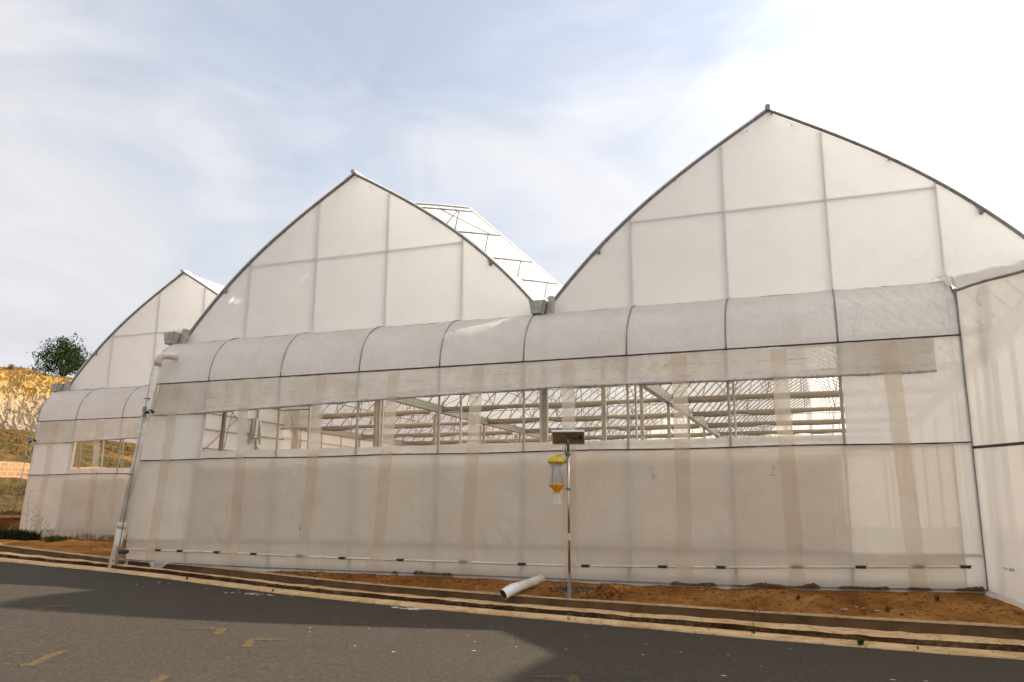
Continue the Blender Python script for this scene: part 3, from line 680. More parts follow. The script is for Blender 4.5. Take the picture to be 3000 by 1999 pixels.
# the oblique film wall at the right end, running towards the road, with its own canopy
def obl(t, z): return (7.2 + 1.9 * t * (.26 + .48 * max(0, z) / 4.52), -1.9 * t, z)
w_ = MB()
def topz(t): return 4.53 - .02 * t + .015 * math.sin(t * 9)
w_.grid(40, 30, lambda u, v: (lambda p: (p[0] + .03 * nz(u * 5, v * 4, 2) * min(1, u * 6), p[1], p[2]))(obl(u, lerp(lerp(-.04, -.16, u), topz(u), v))))
w_.build('corner_wall_film', F_PANEL, GH)
b = MB(); b.tube([obl(t, 2.06 - .04 * t) for t in (0, .5, 1)], .022, 8); b.build('corner_rail', LOCK, GH)
b = MB(); b.tube([(7.2, .05, -.1), (7.2, .04, ZP), (7.2, .12, 4.2), (7.22, .28, 4.62)], .03, 8); b.tube([obl(t, topz(t)) for t in xs_range(0, 1, 8)], .022, 8); b.build('corner_frame', STEELD, GH)
b = MB(); b.bar((7.55, -.30, -.1), (7.55, -.30, 4.5), .08, .08); b.bar(obl(1, -.4), obl(1, 4.45), .06, .06); b.build('column', STEELI, GH)
b = MB(); b.grid(20, 8, lambda u, v: (lerp(obl(1, lerp(-.2, 4.5, v))[0], 17.5, u), -1.9, lerp(-.2, 4.5, v))); b.build('side_curtain', F_WALL, GH)
b = MB(); b.grid(20, 8, lambda u, v: (lerp(8.6, 17.5, u), lerp(-1.9, D - 2.0, 1 - math.cos(v * 1.5708)), lerp(4.5, ZG, math.sin(v * 1.5708)))); b.build('canopy_film', F_LEAN, GH)
cw_ = MB()
def cwf(u, v):
    p = Vector(obl(u, topz(u) + .01)); q = Vector((lerp(7.2, 8.6, u), D - .02, ZG + .01 * math.sin(u * 7)))
    a = v * math.pi / 2; r_ = p.lerp(q, 1 - math.cos(a)); r_.z = lerp(p.z, q.z, math.sin(a)) + .025 * nz(u * 6 + v, v * 3, 6)
    return tuple(r_)
cw_.grid(30, 12, cwf); cw_.build('canopy_film', F_LEAN, GH)
fl = MB(); fl.grid(30, 3, lambda u, v: (lambda p: (p[0] - .08 * v - .05 * v * nz(u * 7, 2, 2), p[1] - .1 * v, lerp(-.04, -.16, u) - .05 * v + .03 * nz(u * 6, v, 3)))(obl(u, 0))); fl.build('ground_flap', F_LEAN, GH)
# gathered film at the corner head
gk = MB(); gk.grid(10, 12, lambda u, v: (7.12 + .07 * v + (u - .5) * (.34 - .24 * v) + .015 * nz(u * 8, v * 5, 1), .92 - .66 * v - .05 * math.sin(u * 3.1), 4.97 - .30 * v * v + .02 * math.sin(u * 3.1) + .02 * nz(u * 9, v * 4, 3))); gk.build('corner_gather', F_LEAN, GH)
# print and marker scribbles on the film
pm = MB(); q = obl(.16, 0)
for i in range(5):
    pm.add([obl(.118 + .004 * i, .20 - .018 * i)[:1] + (obl(.118, 0)[1] - .012,) + (.30,), ], []) if False else None
def on_wall(t, z, dx=-.006): p = obl(t, z); return (p[0] + dx, p[1], p[2])
for a, b_, z0, z1 in ((.285, .35, .315, .33), (.30, .34, .295, .305), (.365, .445, .315, .33), (.37, .44, .292, .312)):
    pm.add([on_wall(a, z0, -.03), on_wall(b_, z0, -.03), on_wall(b_, z1, -.03), on_wall(a, z1, -.03)], [(0, 1, 2, 3)])
pm.build('printed_mark', BLUEINK, GH)
SA = [[[2.239, 1.847], [2.254, 1.837], [2.271, 1.849], [2.285, 1.839], [2.308, 1.853]], [[2.238, 1.813], [2.234, 1.782], [2.262, 1.797], [2.272, 1.806], [2.315, 1.802]], [[2.261, 1.763], [2.289, 1.757], [2.267, 1.729], [2.263, 1.726]], [[2.275, 1.72], [2.33, 1.689]], [[2.307, 1.726], [2.287, 1.683]], [[2.293, 1.671], [2.318, 1.677], [2.285, 1.626], [2.37, 1.688]]]
SB = [[[4.337, 1.921], [4.343, 1.9], [4.358, 1.905], [4.368, 1.878], [4.394, 1.881]], [[4.306, 1.879], [4.316, 1.859], [4.328, 1.874], [4.358, 1.847]], [[4.258, 1.831], [4.297, 1.828], [4.284, 1.801], [4.319, 1.807]], [[4.249, 1.767], [4.294, 1.772]], [[4.267, 1.79], [4.27, 1.749]], [[4.246, 1.726], [4.262, 1.712], [4.28, 1.723]], [[4.213, 1.685], [4.316, 1.661]]]
SC = [[[x_ * .5 - 5.93 + .60, z_ * .5 - .11] for x_, z_ in q_] for q_ in [[[p_[0] - 1.1, p_[1]] for p_ in t_] for t_ in SA]]
for S_ in (SA, SB, SC):
    b = MB()
    for s_ in S_: b.tube([(x, -.072, z) for x, z in s_], .0025, 4)
    b.build('handwritten_note', INK, GH)

# downpipe, crank rods and gear boxes at the left ends
def downpipe(P, foot):
    b = MB(); top = Vector((-8.57, -.15, 4.30)); ft = Vector(foot)
    b.tube([top, ft], .076, 14); b.tube([top.lerp(ft, .80), ft], .086, 14); d = b.build('downpipe', PVC, P)
    b = MB(); b.tube([top - Vector((0, 0, .10)), top, top + Vector((.025, .02, .08)), top + Vector((.08, .06, .125)), top + Vector((.16, .14, .14)), top + Vector((.24, .30, .13))], .083, 14); b.build('elbow', PVC, d)
    b = MB(); m_ = top.lerp(ft, .80); b.tube([m_ - Vector((0, 0, .07)), m_ + Vector((0, 0, .06))], .091, 14); b.build('coupling', PVC, d)
    for f in (.19, .56, .965):
        p = top.lerp(ft, f); b = MB(); b.tube([p + Vector((-.11, -.05, .01)), p + Vector((.08, -.09, 0)), (xpost(0, p.z) + .02, -.03, p.z - .02)], .012, 6); b.build('pipe_clamp', STEELD, d)
    return d
downpipe(GH, (-9.16, -.30, -.12))
def crank(P, dx0, dx1):
    b = MB(); a, c = Vector(dx0), Vector(dx1)
    b.tube([a, c], .009, 6); rod = b.build('crank_rod', STEEL, P)
    for f, zz in ((.165, 3.12), (.93, .27)):
        p = a.lerp(c, f); b = MB(); b.box(p.x - .026, p.x + .026, p.y - .03, p.y + .03, p.z - .11, p.z + .11); g = b.build('slide_sleeve', STEEL, rod)
        b = MB(); b.tube([p + Vector((.03, 0, 0)), p + Vector((.08, .02, 0)), p + Vector((.16, .06, 0)), p + Vector((.20, .08, 0))], [.035, .048, .045, .022], 10); b.build('gearbox', BLACK, g)
    b = MB(); p = a.lerp(c, .17)
    b.tube([p + Vector((.10 + .17 * math.cos(t) , -.03, -.22 + .26 * math.sin(t))) for t in xs_range(0, 6.2, 22)], .008, 5)
    b.tube([p + Vector((.2, -.02, .1)), p + Vector((.30, 0, .35)), p + Vector((.33, 0, .6))], .007, 5)
    b.build('cable_loop', PVCW, rod)
crank(GH, (-8.58, -.33, 3.80), (-9.04, -.33, -.05)); crank(GB, (-8.81, -.22, 3.79), (-9.30, -.22, .15))
b = MB(); b.tube([(-9.25, -.2, .55), (-9.62, -.35, -.02)], .018, 6); b.build('brace', STEEL, GB)
# inner drain pipe by the middle column
b = MB(); b.tube([(-.07, 1.16, -.1), (-.07, 1.16, 4.85)], .075, 12); b.build('drain_pipe', PVC, GH)
# flap of torn film hanging over the drain wall at the left corner
b = MB(); b.grid(16, 10, lambda u, v: (lerp(-8.42, -7.70, u) + v * (.30 - .62 * u) - .06 * v, -.07 - .10 * v - .04 * math.sin(u * 9) * v, hem(-8) + .03 - (.26 * v if u < .7 else .26 * v * (1 - (u - .7) * 2.2)) - .03 * nz(u * 4, v * 4, 3))); b.build('torn_flap', F_BAG, GH)

# ------------------------------------------------------------------ insect lamp on its pole
ix, iy, iz = 1.045, -.90, -.27
IL = thing('insect_lamp', 'solar insect trap lamp with yellow cap on a thin steel pole in front of greenhouse', 'insect trap', (ix, iy, iz))
def lc(x, y, z): return (x - ix, y - iy, z - iz)
b = MB(); b.tube([lc(ix, iy, .05), lc(ix, iy, 2.30)], .021, 14); pole = b.build('pole', STAIN, IL)
b = MB(); b.tube([lc(ix, iy, .62), lc(ix, iy, .73)], .0222, 14, False); b.build('sticker', STICK, pole)
b = MB(); b.hexa([lc(ix - .03, iy - .03, -.30), lc(ix + .03, iy - .03, -.30), lc(ix + .03, iy + .03, -.30), lc(ix - .03, iy + .03, -.30)], [lc(ix - .022, iy - .022, .10), lc(ix + .022, iy - .022, .10), lc(ix + .022, iy + .022, .10), lc(ix - .022, iy + .022, .10)]); b.build('pole_socket', STEEL, IL)
def pp(u, v, w):       # panel local: u along x, v along depth, w normal
    tl = R(24); yy_ = v * math.cos(tl) + w * math.sin(tl); ca, sa = math.cos(R(15)), math.sin(R(15)); return lc(ix + .005 + u * ca - yy_ * sa, iy + u * sa + yy_ * ca, 2.30 - v * math.sin(tl) + w * math.cos(tl))
def pbox(u0, u1, v0, v1, w0, w1):
    return [pp(u0, v0, w0), pp(u1, v0, w0), pp(u1, v1, w0), pp(u0, v1, w0)], [pp(u0, v0, w1), pp(u1, v0, w1), pp(u1, v1, w1), pp(u0, v1, w1)]
b = MB(); b.hexa(*pbox(-.265, .265, -.21, .21, .006, .014)); sp_ = b.build('solar_panel', PBACK, IL)
b = MB(); b.hexa(*pbox(-.261, .261, -.206, .206, .0145, .018)); b.build('solar_cells', PCELL, sp_)
b = MB()
for a in ((-.275, .275, -.225, -.205), (-.275, .275, .205, .225), (-.275, -.26, -.204, .204), (.26, .275, -.204, .204)): b.hexa(*pbox(*a, -.012, .022))
b.build('panel_frame', ALU, sp_)
b = MB()
for s_ in (-1, 1): b.bar(pp(-.17, -.16 * s_, 0.0), pp(.17, .16 * s_, 0.0), .022, .012)
b.bar(pp(0, 0, -.02), lc(ix, iy, 2.20), .04, .04); b.build('panel_bracket', STEELD, sp_)
b = MB(); b.hexa(*pbox(.17, .23, -.03, .04, -.03, .005)); b.tube([pp(.18, 0, -.02), pp(.06, .01, -.02)], .008, 6); b.build('junction_box', BLACK, sp_)
lx = .845
b = MB(); b.lathe([(0, 2.012), (.05, 2.010), (.056, 1.998), (.085, 1.994), (.118, 1.980), (.142, 1.950), (.153, 1.912), (.156, 1.884), (.146, 1.880), (.13, 1.90), (0, 1.91)], lc(lx, iy, 0)); cap_ = b.build('lamp_cap', YEL, IL)
b = MB(); b.tube([lc(lx, iy, 1.90), lc(lx, iy, 1.53)], .006, 6)
for i in range(8):
    a = 6.283 * i / 8 + .2; b.tube([lc(lx + .122 * math.cos(a), iy + .122 * math.sin(a), 1.885), lc(lx + .122 * math.cos(a), iy + .122 * math.sin(a), 1.515)], .0055, 6)
b.build('guard_rod', ALU, IL)
b = MB(); b.lathe([(.085, 1.885), (.085, 1.53)], lc(lx, iy, 0), 24)
for i in range(14):
    a = 6.283 * i / 14; b.tube([lc(lx + .087 * math.cos(a), iy + .087 * math.sin(a), 1.885), lc(lx + .087 * math.cos(a), iy + .087 * math.sin(a), 1.53)], .003, 4)
b.build('lamp_tube', F_TUBE, IL)
b = MB(); b.lathe([(.0, 1.512), (.10, 1.514), (.15, 1.520), (.150, 1.510), (.060, 1.432), (.060, 1.415), (.05, 1.41)], lc(lx, iy, 0)); fn = b.build('funnel', ORG, IL)
b = MB(); b.lathe([(.052, 1.432), (.052, 1.385), (.04, 1.38)], lc(lx, iy, 0)); b.build('funnel_neck', YEL, fn)
b = MB(); b.lathe([(.045, 1.392), (.05, 1.36), (.062, 1.33), (.085, 1.205), (.086, 1.19)], lc(lx + .005, iy, 0), 20); b.build('catch_bag', F_BAG, IL)
for z, x0 in ((2.015, lx - .01), (1.445, lx + .05)):
    b = MB(); b.bar(lc(x0, iy, z), lc(ix - .01, iy - .01, z + .01), .02, .008); b.tube([lc(ix - .03, iy, z + .01), lc(ix + .04, iy - .015, z + .005)], .026, 8)
    b.build('lamp_bracket', STEEL, IL)
b = MB(); b.tube([pp(.0, 0, -.03), lc(ix - .04, iy - .03, 2.15), lc(ix - .035, iy - .03, 2.02), lc(ix - .012, iy - .035, 1.93), lc(ix - .04, iy - .03, 1.875), lc(ix - .10, iy, 1.885)], .006, 6); b.build('cable', BLACK, IL)

# ------------------------------------------------------------------ loose pipe, soil, debris
LP = thing('loose_pipe', 'white plastic drain pipe with elbow lying on the soil across the drain wall', 'pipe', (.2, -.7, -.2))
def lq(x, y, z): return (x - .2, y + .7, z + .2)
e0, e1 = Vector(lq(.165, -1.14, -.155)), Vector(lq(.27, -.12, -.085))
b = MB(); b.tube([e0, e1], .078, 18, False); b.tube([e1, e1 + (e1 - e0).normalized() * .02], .075, 18); pb = b.build('pipe', PVC, LP)
b = MB(); d_ = (e1 - e0).normalized()
cpts = [e0 + d_ * .10, e0, e0 - d_ * .07 + Vector((-.015, 0, -.012)), e0 - d_ * .13 + Vector((-.045, 0, -.035)), e0 - d_ * .19 + Vector((-.085, -.01, -.065))]
b.tube(cpts, .086, 18, False); b.build('elbow', PVCW, LP)
b = MB(); b.tube([e1, e0] + cpts[2:], .074, 18, False); b.build('pipe_bore', BORE, LP)
b = MB(); b.tube([e1 - d_ * .07, e1 + d_ * .04], .087, 18, False); b.build('collar', PVC, LP)

def clump(name, cx, cy, rad, h, n, mat, seed, label, cat):
    rq = random.Random(seed); b = MB(); z0 = earth_z(cx, cy) - .03
    b.grid(26, 26, lambda u, v: (lambda x, y: (x, y, earth_z(x, y) - .006 + max(-.03, h * math.exp(-(((x - cx) / rad) ** 2 + ((y - cy) / (rad * .55)) ** 2) * 2.2) + .05 * h * 6 * nz(x * 9, y * 9, seed) * math.exp(-(((x - cx) / rad) ** 2 + ((y - cy) / (rad * .6)) ** 2) * 1.6) - .012)))(cx + (u - .5) * 3 * rad, cy + (v - .5) * 1.7 * rad))
    for _ in range(n):
        x = cx + rq.gauss(0, rad * .5); y = cy + rq.gauss(0, rad * .26); r_ = rq.uniform(.008, .032)
        zz = earth_z(x, y) - .01 + h * math.exp(-(((x - cx) / rad) ** 2 + ((y - cy) / (rad * .55)) ** 2) * 2.2)
        pts = [(x + r_ * rq.uniform(.6, 1.3) * math.cos(a) * math.cos(e), y + r_ * rq.uniform(.6, 1.3) * math.sin(a) * math.cos(e), zz + r_ * rq.uniform(.6, 1.2) * math.sin(e)) for e in (-.9, 0, .9) for a in xs_range(0, 5.2, 5)]
        b.add(pts, [(i * 6 + j, i * 6 + (j + 1) % 6, (i + 1) * 6 + (j + 1) % 6, (i + 1) * 6 + j) for i in range(2) for j in range(6)] + [(12, 13, 14, 15, 16, 17)])
    return tag(b.build(name, mat), label, cat)
clump('soil_mound', 1.60, -.80, .33, .20, 130, CLOD, 2, 'small heap of freshly dug red soil right of the lamp pole', 'soil heap')
clump('soil_mound', .98, -.45, .55, .035, 60, ASH, 5, 'low patch of dark ashy soil behind the lamp pole', 'soil heap')
sc_ = MB(); rq = random.Random(11)
for x in xs_range(-2.6, -1.5, 12) + xs_range(2.3, 7.1, 74):                     # soil splashed and piled against the foot of the film
    if nz(x * 1.9, 3, 1) < -.12: continue
    h = max(.012, .045 + .08 * nz(x * 2.6, 1, 1)); w = rq.uniform(.05, .11)
    sc_.grid(6, 5, lambda u, v, x=x, h=h, w=w: (x + (u - .5) * 2 * w, -.055 - .02 * math.sin(v * 3.14) - .04 * (1 - v), hem(x) + .0 + h * v * math.sin(3.14 * u) ** .6 + .012 * nz(u * 5 + x * 9, v * 5, 1)))
tag(sc_.build('soil_splash', DAMP), 'dark soil piled along the foot of the film wall', 'soil', kind='stuff')
gr = MB(); rq = random.Random(5)                      # small stones and crumbs all over the earth strip
for _ in range(2600):
    x = rq.uniform(-9, 8.5) if rq.random() < .8 else rq.uniform(-18, -9); yw = ywb(x) + .14
    y = rq.uniform(yw, -.06 if x > -9.1 else 4.6)
    if y <= yw: continue
    r_ = rq.uniform(.004, .013) * (2.2 if rq.random() < .08 else 1); z = earth_z(x, y)
    pts = [(x + r_ * rq.uniform(.7, 1.3) * math.cos(a), y + r_ * rq.uniform(.7, 1.3) * math.sin(a), z + e) for e in (-r_ * .3, r_ * .7) for a in (0, 1.25, 2.5, 3.8, 5.0)]
    gr.add(pts, [(j, (j + 1) % 5, 5 + (j + 1) % 5, 5 + j) for j in range(5)] + [(5, 6, 7, 8, 9)])
tag(gr.build('earth_crumbs', CLOD), 'crumbs and small stones scattered on the red earth', 'stones', kind='stuff')
tw = MB()
for _ in range(260):                                 # twigs, straw and leaf bits
    x = rq.uniform(-4, 8.0); y = rq.uniform(ywb(x) + .16, -.1); z = earth_z(x, y) + .008; a = rq.uniform(0, 6.28); l = rq.uniform(.02, .09)
    tw.tube([(x, y, z), (x + l * .5 * math.cos(a), y + l * .5 * math.sin(a), z + .006), (x + l * math.cos(a + .3), y + l * math.sin(a + .3), z)], rq.uniform(.002, .005), 4)
tag(tw.build('dry_twigs', BARK), 'dark twigs and straw bits strewn over the red earth', 'twigs', kind='stuff')
for i, (x, y, a, l, lab) in enumerate([(5.18, -1.02, .2, .10, 'longer white plastic scrap on red earth below the third strap from right'), (5.45, -.95, 1.2, .06, 'small white paper scrap on the red earth near the drain wall'),
                                       (5.62, -1.15, .7, .09, 'slanted pale scrap on red earth closest to the drain wall'), (5.36, -.82, 2.6, .05, 'tiny white chip on red earth nearest the film wall')]):
    b = MB(); z = earth_z(x, y) + .012
    c_, s_ = math.cos(a), math.sin(a)
    b.hexa([(x + c_ * u - s_ * v, y + s_ * u + c_ * v, z) for u, v in ((-l / 2, -.012), (l / 2, -.012), (l / 2, .012), (-l / 2, .012))], [(x + c_ * u - s_ * v, y + s_ * u + c_ * v, z + .008 + .01 * u) for u, v in ((-l / 2, -.01), (l / 2, -.012), (l / 2, .01), (-l / 2, .012))])
    tag(b.build('litter_scrap', WPAINT), lab, 'litter', 'scraps littering the red earth')

# ------------------------------------------------------------------ weeds
def weed(cx, cy, z, h, n, mat, seed, label, name='weed', spread=.6, leaf=.02, group='weeds along the kerb and drain', wd=0):
    rq = random.Random(seed); b = MB()
    for _ in range(n):
        a = rq.uniform(0, 6.283); l = h * rq.uniform(.5, 1); ln = spread * rq.uniform(.15, 1); w = leaf * rq.uniform(.5, 1)
        p0 = Vector((cx + rq.gauss(0, h * .12) + rq.uniform(-wd, wd), cy + rq.gauss(0, h * .10) + .35 * rq.uniform(-wd, wd), z)); l *= 1 - .5 * ((p0.x - cx) / (wd + .3)) ** 2 if wd else 1; dirv = Vector((math.cos(a), math.sin(a), 0))
        p1 = p0 + dirv * l * ln * .45 + Vector((0, 0, l * .6)); p2 = p0 + dirv * l * ln + Vector((0, 0, l * (1 - .3 * ln)))
        sd = Vector((-dirv.y, dirv.x, 0)) * w * .5
        b.add([p0 - sd * .5, p0 + sd * .5, p1 + sd, p1 - sd, p2], [(0, 1, 2, 3), (3, 2, 4)])
    return tag(b.build(name, mat), label, 'weed', group)
def kz(x): return road_z(x) + .02
WD = [(5.32, -2.86, kz(5.3), .12, 26, WEED, 'bushiest green weed at the kerb foot below the second strap from right', .03),
      (4.02, -2.40, kz(4.0), .10, 14, WEED, 'thin green weed at the kerb foot right of the soil heap', .012),
      (5.95, -2.93, kz(5.9), .06, 12, DRY, 'dry brown tuft on the kerb apron at the far right', .012),
      (1.42, -2.22, kz(1.4), .07, 14, DRY, 'dry grass tuft on the kerb apron below the lamp pole', .010),
      (-6.6, -.98, kz(-6.6) - .0, .07, 26, WEED, 'low dark weed on the road edge at left near the downpipe', .02),
      (-4.3, -1.42, kz(-4.3), .05, 16, WEED, 'small weed on the road edge below the torn film flap', .02),
      (5.75, -1.18, earth_z(5.75, -1.18), .14, 18, WEED, 'tall thin grass tuft on red earth behind the coping', .010),
      (6.45, -.55, earth_z(6.45, -.55), .10, 22, HEATH, 'dark dry weed on red earth near the right corner', .014),
      (4.55, -.60, earth_z(4.55, -.6), .09, 22, HEATH, 'dark dry weed on red earth left of the white scraps', .014),
      (-3.9, -.42, earth_z(-3.9, -.42), .05, 16, DRY, 'little straw tuft on soil beside the film hem at left', .01)]
for i, (x, y, z, h, n, mt, lab, lf_) in enumerate(WD): weed(x, y, z, h, n, mt, 40 + i, lab, leaf=lf_)
weed(-16.7, 3.5, earth_z(-16.7, 3.5) - .03, .42, 1300, HEATH, 70, 'wide dark shrubby mat of plants at the far left greenhouse foot', 'shrub', .9, .03, None, .75)['category'] = 'shrub'
weed(-15.2, 3.6, earth_z(-15.2, 3.6) - .02, .30, 260, WEED, 71, 'greenish grassy tuft right of the dark shrub at far left', 'weed', 1.1, .02, wd=.45)
weed(-14.3, 4.5, earth_z(-14.3, 4.5) - .02, .34, 150, DRY, 72, 'row of yellow dry grass at the set-back greenhouse foot', 'weed', .9, .012, wd=.45)
weed(-13.2, 4.5, earth_z(-13.2, 4.5) - .02, .34, 150, DRY, 73, 'yellow dry grass beside the white downpipe foot', 'weed', .9, .012, wd=.45)
weed(-15.3, 4.6, earth_z(-15.3, 4.6) - .02, .34, 120, DRY, 74, 'yellow dry grass tuft in front of the lowest film edge at left', 'weed', .8, .012, wd=.45)
def stem_plant(x, y, h, seed, label):
    rq = random.Random(seed); b = MB(); z = earth_z(x, y) - .02
    for s_ in range(3):
        pts = [(x + .12 * s_ + .08 * s_ * t + .05 * nz(t * 3, s_, seed), y + .05 * s_, z + h * (1 - .25 * s_) * t) for t in xs_range(0, 1, 8)]
        b.tube(pts, [.005 * (1 - .6 * t) for t in xs_range(0, 1, 8)], 5)
        for p in pts[3:]:
            for _ in range(2):
                a = rq.uniform(0, 6.28); l = rq.uniform(.05, .14); q_ = (p[0] + l * math.cos(a), p[1] + l * math.sin(a), p[2] + l * .7)
                b.tube([p, q_], .002, 4); b.tube([(q_[0], q_[1], q_[2] - .010), (q_[0], q_[1], q_[2] + .010)], .008, 5)
    return tag(b.build('dry_stalk', BARK), label, 'dead plant', 'dead stalks at the far left')
stem_plant(-17.25, 4.3, 1.35, 1, 'tall dead flower stalks standing before the far left film wall')
stem_plant(-16.75, 4.4, .60, 2, 'shorter dead stalk right of the tall one at far left')
kk = MB(); kk.tube([(4.03, -2.36, kz(4) - .02), (4.02, -2.30, kz(4) + .17), (4.06, -2.28, kz(4) + .30)], .004, 4)
for q in ((-.06, .30), (.05, .34), (-.02, .38), (.09, .28)): kk.tube([(4.02, -2.3, kz(4) + .2), (4.02 + q[0], -2.3, kz(4) + q[1])], .003, 4); kk.tube([(4.02 + q[0], -2.3, kz(4) + q[1] - .006), (4.02 + q[0], -2.3, kz(4) + q[1] + .006)], .008, 5)
tag(kk.build('dry_stalk', BARK), 'small branching seed stalk growing from the kerb face', 'dead plant')

# ------------------------------------------------------------------ the cut hillside to the left
TX = [-19.3, -21.8, -22.2, -32, -32.4, -37, -41, -42.2, -43.2, -44.6, -46, -50, -60, -90][::-1]
TZ = [.20, .24, .80, 2.15, 3.2, 4.6, 5.6, 7.4, 8.8, 9.9, 10.25, 10.7, 11.6, 13][::-1]
def fade(y): t = max(0, min(1, (y + 4) / 9)); return t * t * (3 - 2 * t)
def ter(x, y):
    z = interp(x, TX, TZ); f = fade(y)
    z = lerp(min(z, .3), z, f)
    if x < -41:
        k = min(1, (-41 - x) / 2); z += k * f * (.55 * nz(y * .11, x * .1, 2) + .25 * nz(y * .5, x * .3, 1))
    return z + .10 * fbm(x * .5, y * .5, 9, 4) * min(1, (-19 - x) / 3)
YT = xs_range(-12, 8, 14)[:-1] + xs_range(8, 52, 190)[:-1] + xs_range(52, 140, 30)
def terrain(xs_, name, mat, gully=False):
    b = MB(); vs_ = []
    for x in xs_:
        for y in YT:
            dx = 0
            if gully and -46 < x < -41.3:
                k = math.sin(math.pi * (-41.3 - x) / 4.7)
                dx = k * (.9 * (abs(nz(y * .55, x * .12, 3)) ** .7 * 1.6 - .55) + .8 * (abs(nz(y * 1.3, x * .22, 7)) ** .7 * 1.6 - .5) + .3 * nz(y * 3, x * 1.2, 1))
            vs_.append((x - dx, y, ter(x, y)))
    n = len(YT); b.add(vs_, [(i * n + j, i * n + j + 1, (i + 1) * n + j + 1, (i + 1) * n + j) for i in range(len(xs_) - 1) for j in range(n - 1)], True)
    o = b.build(name, mat); o['kind'] = 'structure'; return o
terrain(xs_range(-19.2, -21.8, 5) + xs_range(-22.25, -31.9, 24) + xs_range(-32.45, -41.2, 26), 'hillside', HILL)
terrain(xs_range(-41.2, -47, 60) + xs_range(-47.6, -90, 14), 'cliff', CLIFF, True)
b = MB(); b.grid(120, 5, lambda u, v: (-32.1 + .02 * nz(u * 60, v * 4, 1) - .05 * v, lerp(-2, 70, u), lerp(ter(-31.9, lerp(-2, 70, u)) - .1, ter(-32.5, lerp(-2, 70, u)) + .10, v))); 
b.grid(120, 2, lambda u, v: (-32.15 - .45 * v, lerp(-2, 70, u), ter(-32.5, lerp(-2, 70, u)) + .10))
tag(b.build('stone_wall', BLOCKW), 'orange stone block wall with pale joints at the foot of the grassy slope', 'wall')
b = MB(); b.grid(160, 6, lambda u, v: (-22.0 + .08 * nz(u * 70, v * 3, 1) - .06 * v, lerp(-2, 60, u), lerp(ter(-21.8, lerp(-2, 60, u)) - .1, ter(-22.3, lerp(-2, 60, u)), v)))
rw = tag(b.build('rubble_wall', RUBBLE), 'low red rubble wall with pale concrete coping behind the far left corner', 'wall')
b = MB(); ribbon(b, [[(-21.95, y, ter(-22.3, y) - .02) for y in xs_range(-2, 60, 60)], [(-21.93, y, ter(-22.3, y) + .07) for y in xs_range(-2, 60, 60)], [(-22.3, y, ter(-22.3, y) + .07) for y in xs_range(-2, 60, 60)], [(-22.32, y, ter(-22.3, y) - .05) for y in xs_range(-2, 60, 60)]], False)
b.build('coping', COPE, rw)
# grass on the slope
gs = MB(); rq = random.Random(8)
for _ in range(30000):
    x = rq.uniform(-41.5, -20) if rq.random() < .85 else rq.uniform(-48, -44.5); y = rq.uniform(6, 46)
    if -33 < x < -31.8 or -22.5 < x < -21.6: continue
    if fbm(x * .35, y * .35, 2, 3) < -.02: continue
    z = ter(x, y); h = rq.uniform(.05, .20); a = rq.uniform(0, 6.28); w = .03
    gs.add([(x - w * math.cos(a), y - w * math.sin(a), z - .02), (x + w * math.cos(a), y + w * math.sin(a), z - .02), (x + rq.gauss(0, .10), y + rq.gauss(0, .10), z + h)], [(0, 1, 2)])
GRASS = leafmat('slope_grass', (0.045, 0.040, 0.012), (0.14, 0.085, 0.03))
tag(gs.build('slope_grass', GRASS), 'rough green and straw grass on the cut hillside', 'grass', kind='stuff')

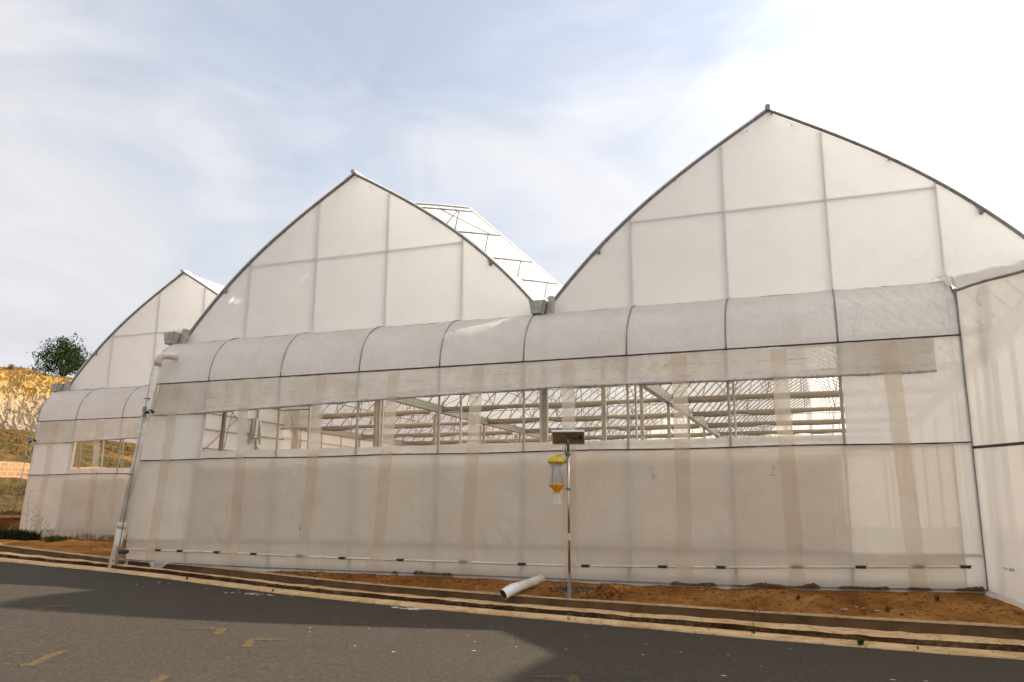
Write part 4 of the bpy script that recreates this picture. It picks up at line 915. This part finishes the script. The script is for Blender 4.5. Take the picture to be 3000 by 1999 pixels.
# the bushy tree on the cliff top
def tree(x, y, w, h, seed, label, nclump, name='bushy_tree', mat=LEAF):
    rq = random.Random(seed); z = ter(x, y) - .1; T = thing(name, label, 'tree', (x, y, z))
    tb = MB(); cl = []
    for i in range(9):
        a = rq.uniform(0, 6.28); e = rq.uniform(.35, 1.2); l = h * rq.uniform(.45, .78)
        end = Vector((w * .46 * math.cos(a) * math.cos(e) * 1.5, w * .40 * math.sin(a) * math.cos(e) * 1.4, l * (.35 + .75 * math.sin(e))))
        mid = end * .5 + Vector((0, 0, .15 * h)); tb.tube([(0, 0, 0), (mid.x * .5, mid.y * .5, mid.z * .6), mid, end], [.07, .055, .04, .012], 6)
        cl += [end, mid * .6 + end * .4, mid]
    tb.build('trunk', BARK, T)
    lb = MB()
    for i in range(nclump):
        if i % 3 == 0: c = rq.choice(cl) + Vector((rq.gauss(0, w * .09), rq.gauss(0, w * .09), rq.gauss(0, h * .08)))
        else:
            a = rq.uniform(0, 6.283); q = rq.random() ** .45; e = rq.uniform(-.25, 1.5)
            c = Vector((w * .47 * q * math.cos(a) * math.cos(e), w * .47 * q * math.sin(a) * math.cos(e), h * (.22 + .70 * q * math.sin(e)))) + Vector((rq.gauss(0, .15), rq.gauss(0, .15), rq.gauss(0, .12)))
        rad = rq.uniform(.10, .24)
        c.z = max(c.z, .15 + .25 * rq.random())
        for _ in range(17):
            p = c + Vector((rq.gauss(0, rad), rq.gauss(0, rad), rq.gauss(0, rad * .7))); s_ = rq.uniform(.05, .10)
            d1 = Vector((rq.gauss(0, 1), rq.gauss(0, 1), rq.gauss(0, 1))).normalized(); d2 = d1.orthogonal().normalized()
            lb.add([p - d1 * s_, p + d2 * s_ * .45, p + d1 * s_, p - d2 * s_ * .45], [(0, 1, 2, 3)])
    lb.build('crown', mat, T); return T
tree(-46.3, 30.2, 4.0, 3.1, 4, 'bushy dark green tree alone on top of the cliff', 420)
for i, (x, y, h, mt, lab) in enumerate([(-46.0, 33.0, 1.1, DRY, 'dry brown brush right of the tree on the cliff top'), (-46.0, 34.6, 1.5, DRY, 'tall wispy dry grass on the cliff edge beside the gable'), (-46.2, 26.0, .5, DRY, 'wispy dry grass on the cliff top left of the tree'), (-46.6, 24.2, .7, HEATH, 'low dark scrub at the left end of the cliff top')]):
    weed(x, y, ter(x, y) - .05, h, 170, mt, 90 + i, lab, 'brush', .7, .04, None)

# bundled shade cloth hanging from the first roof truss inside the window
b = MB()
def bc(u, v):
    a = u * 6.283; f = 1 + .28 * math.sin(a * 5 + v * 2) * (.4 + .6 * v)
    return (-8.74 + .17 * f * math.cos(a) * (.7 + .3 * v), 3.6 + .12 * f * math.sin(a), 3.42 - .52 * v - .14 * v * (math.sin(a * 2 + 1) > 0))
b.grid(60, 10, bc); tag(b.build('bundled_cloth', F_SILV), 'crumpled silvery cloth bundle hanging inside near the left end of the open window', 'cloth bundle')
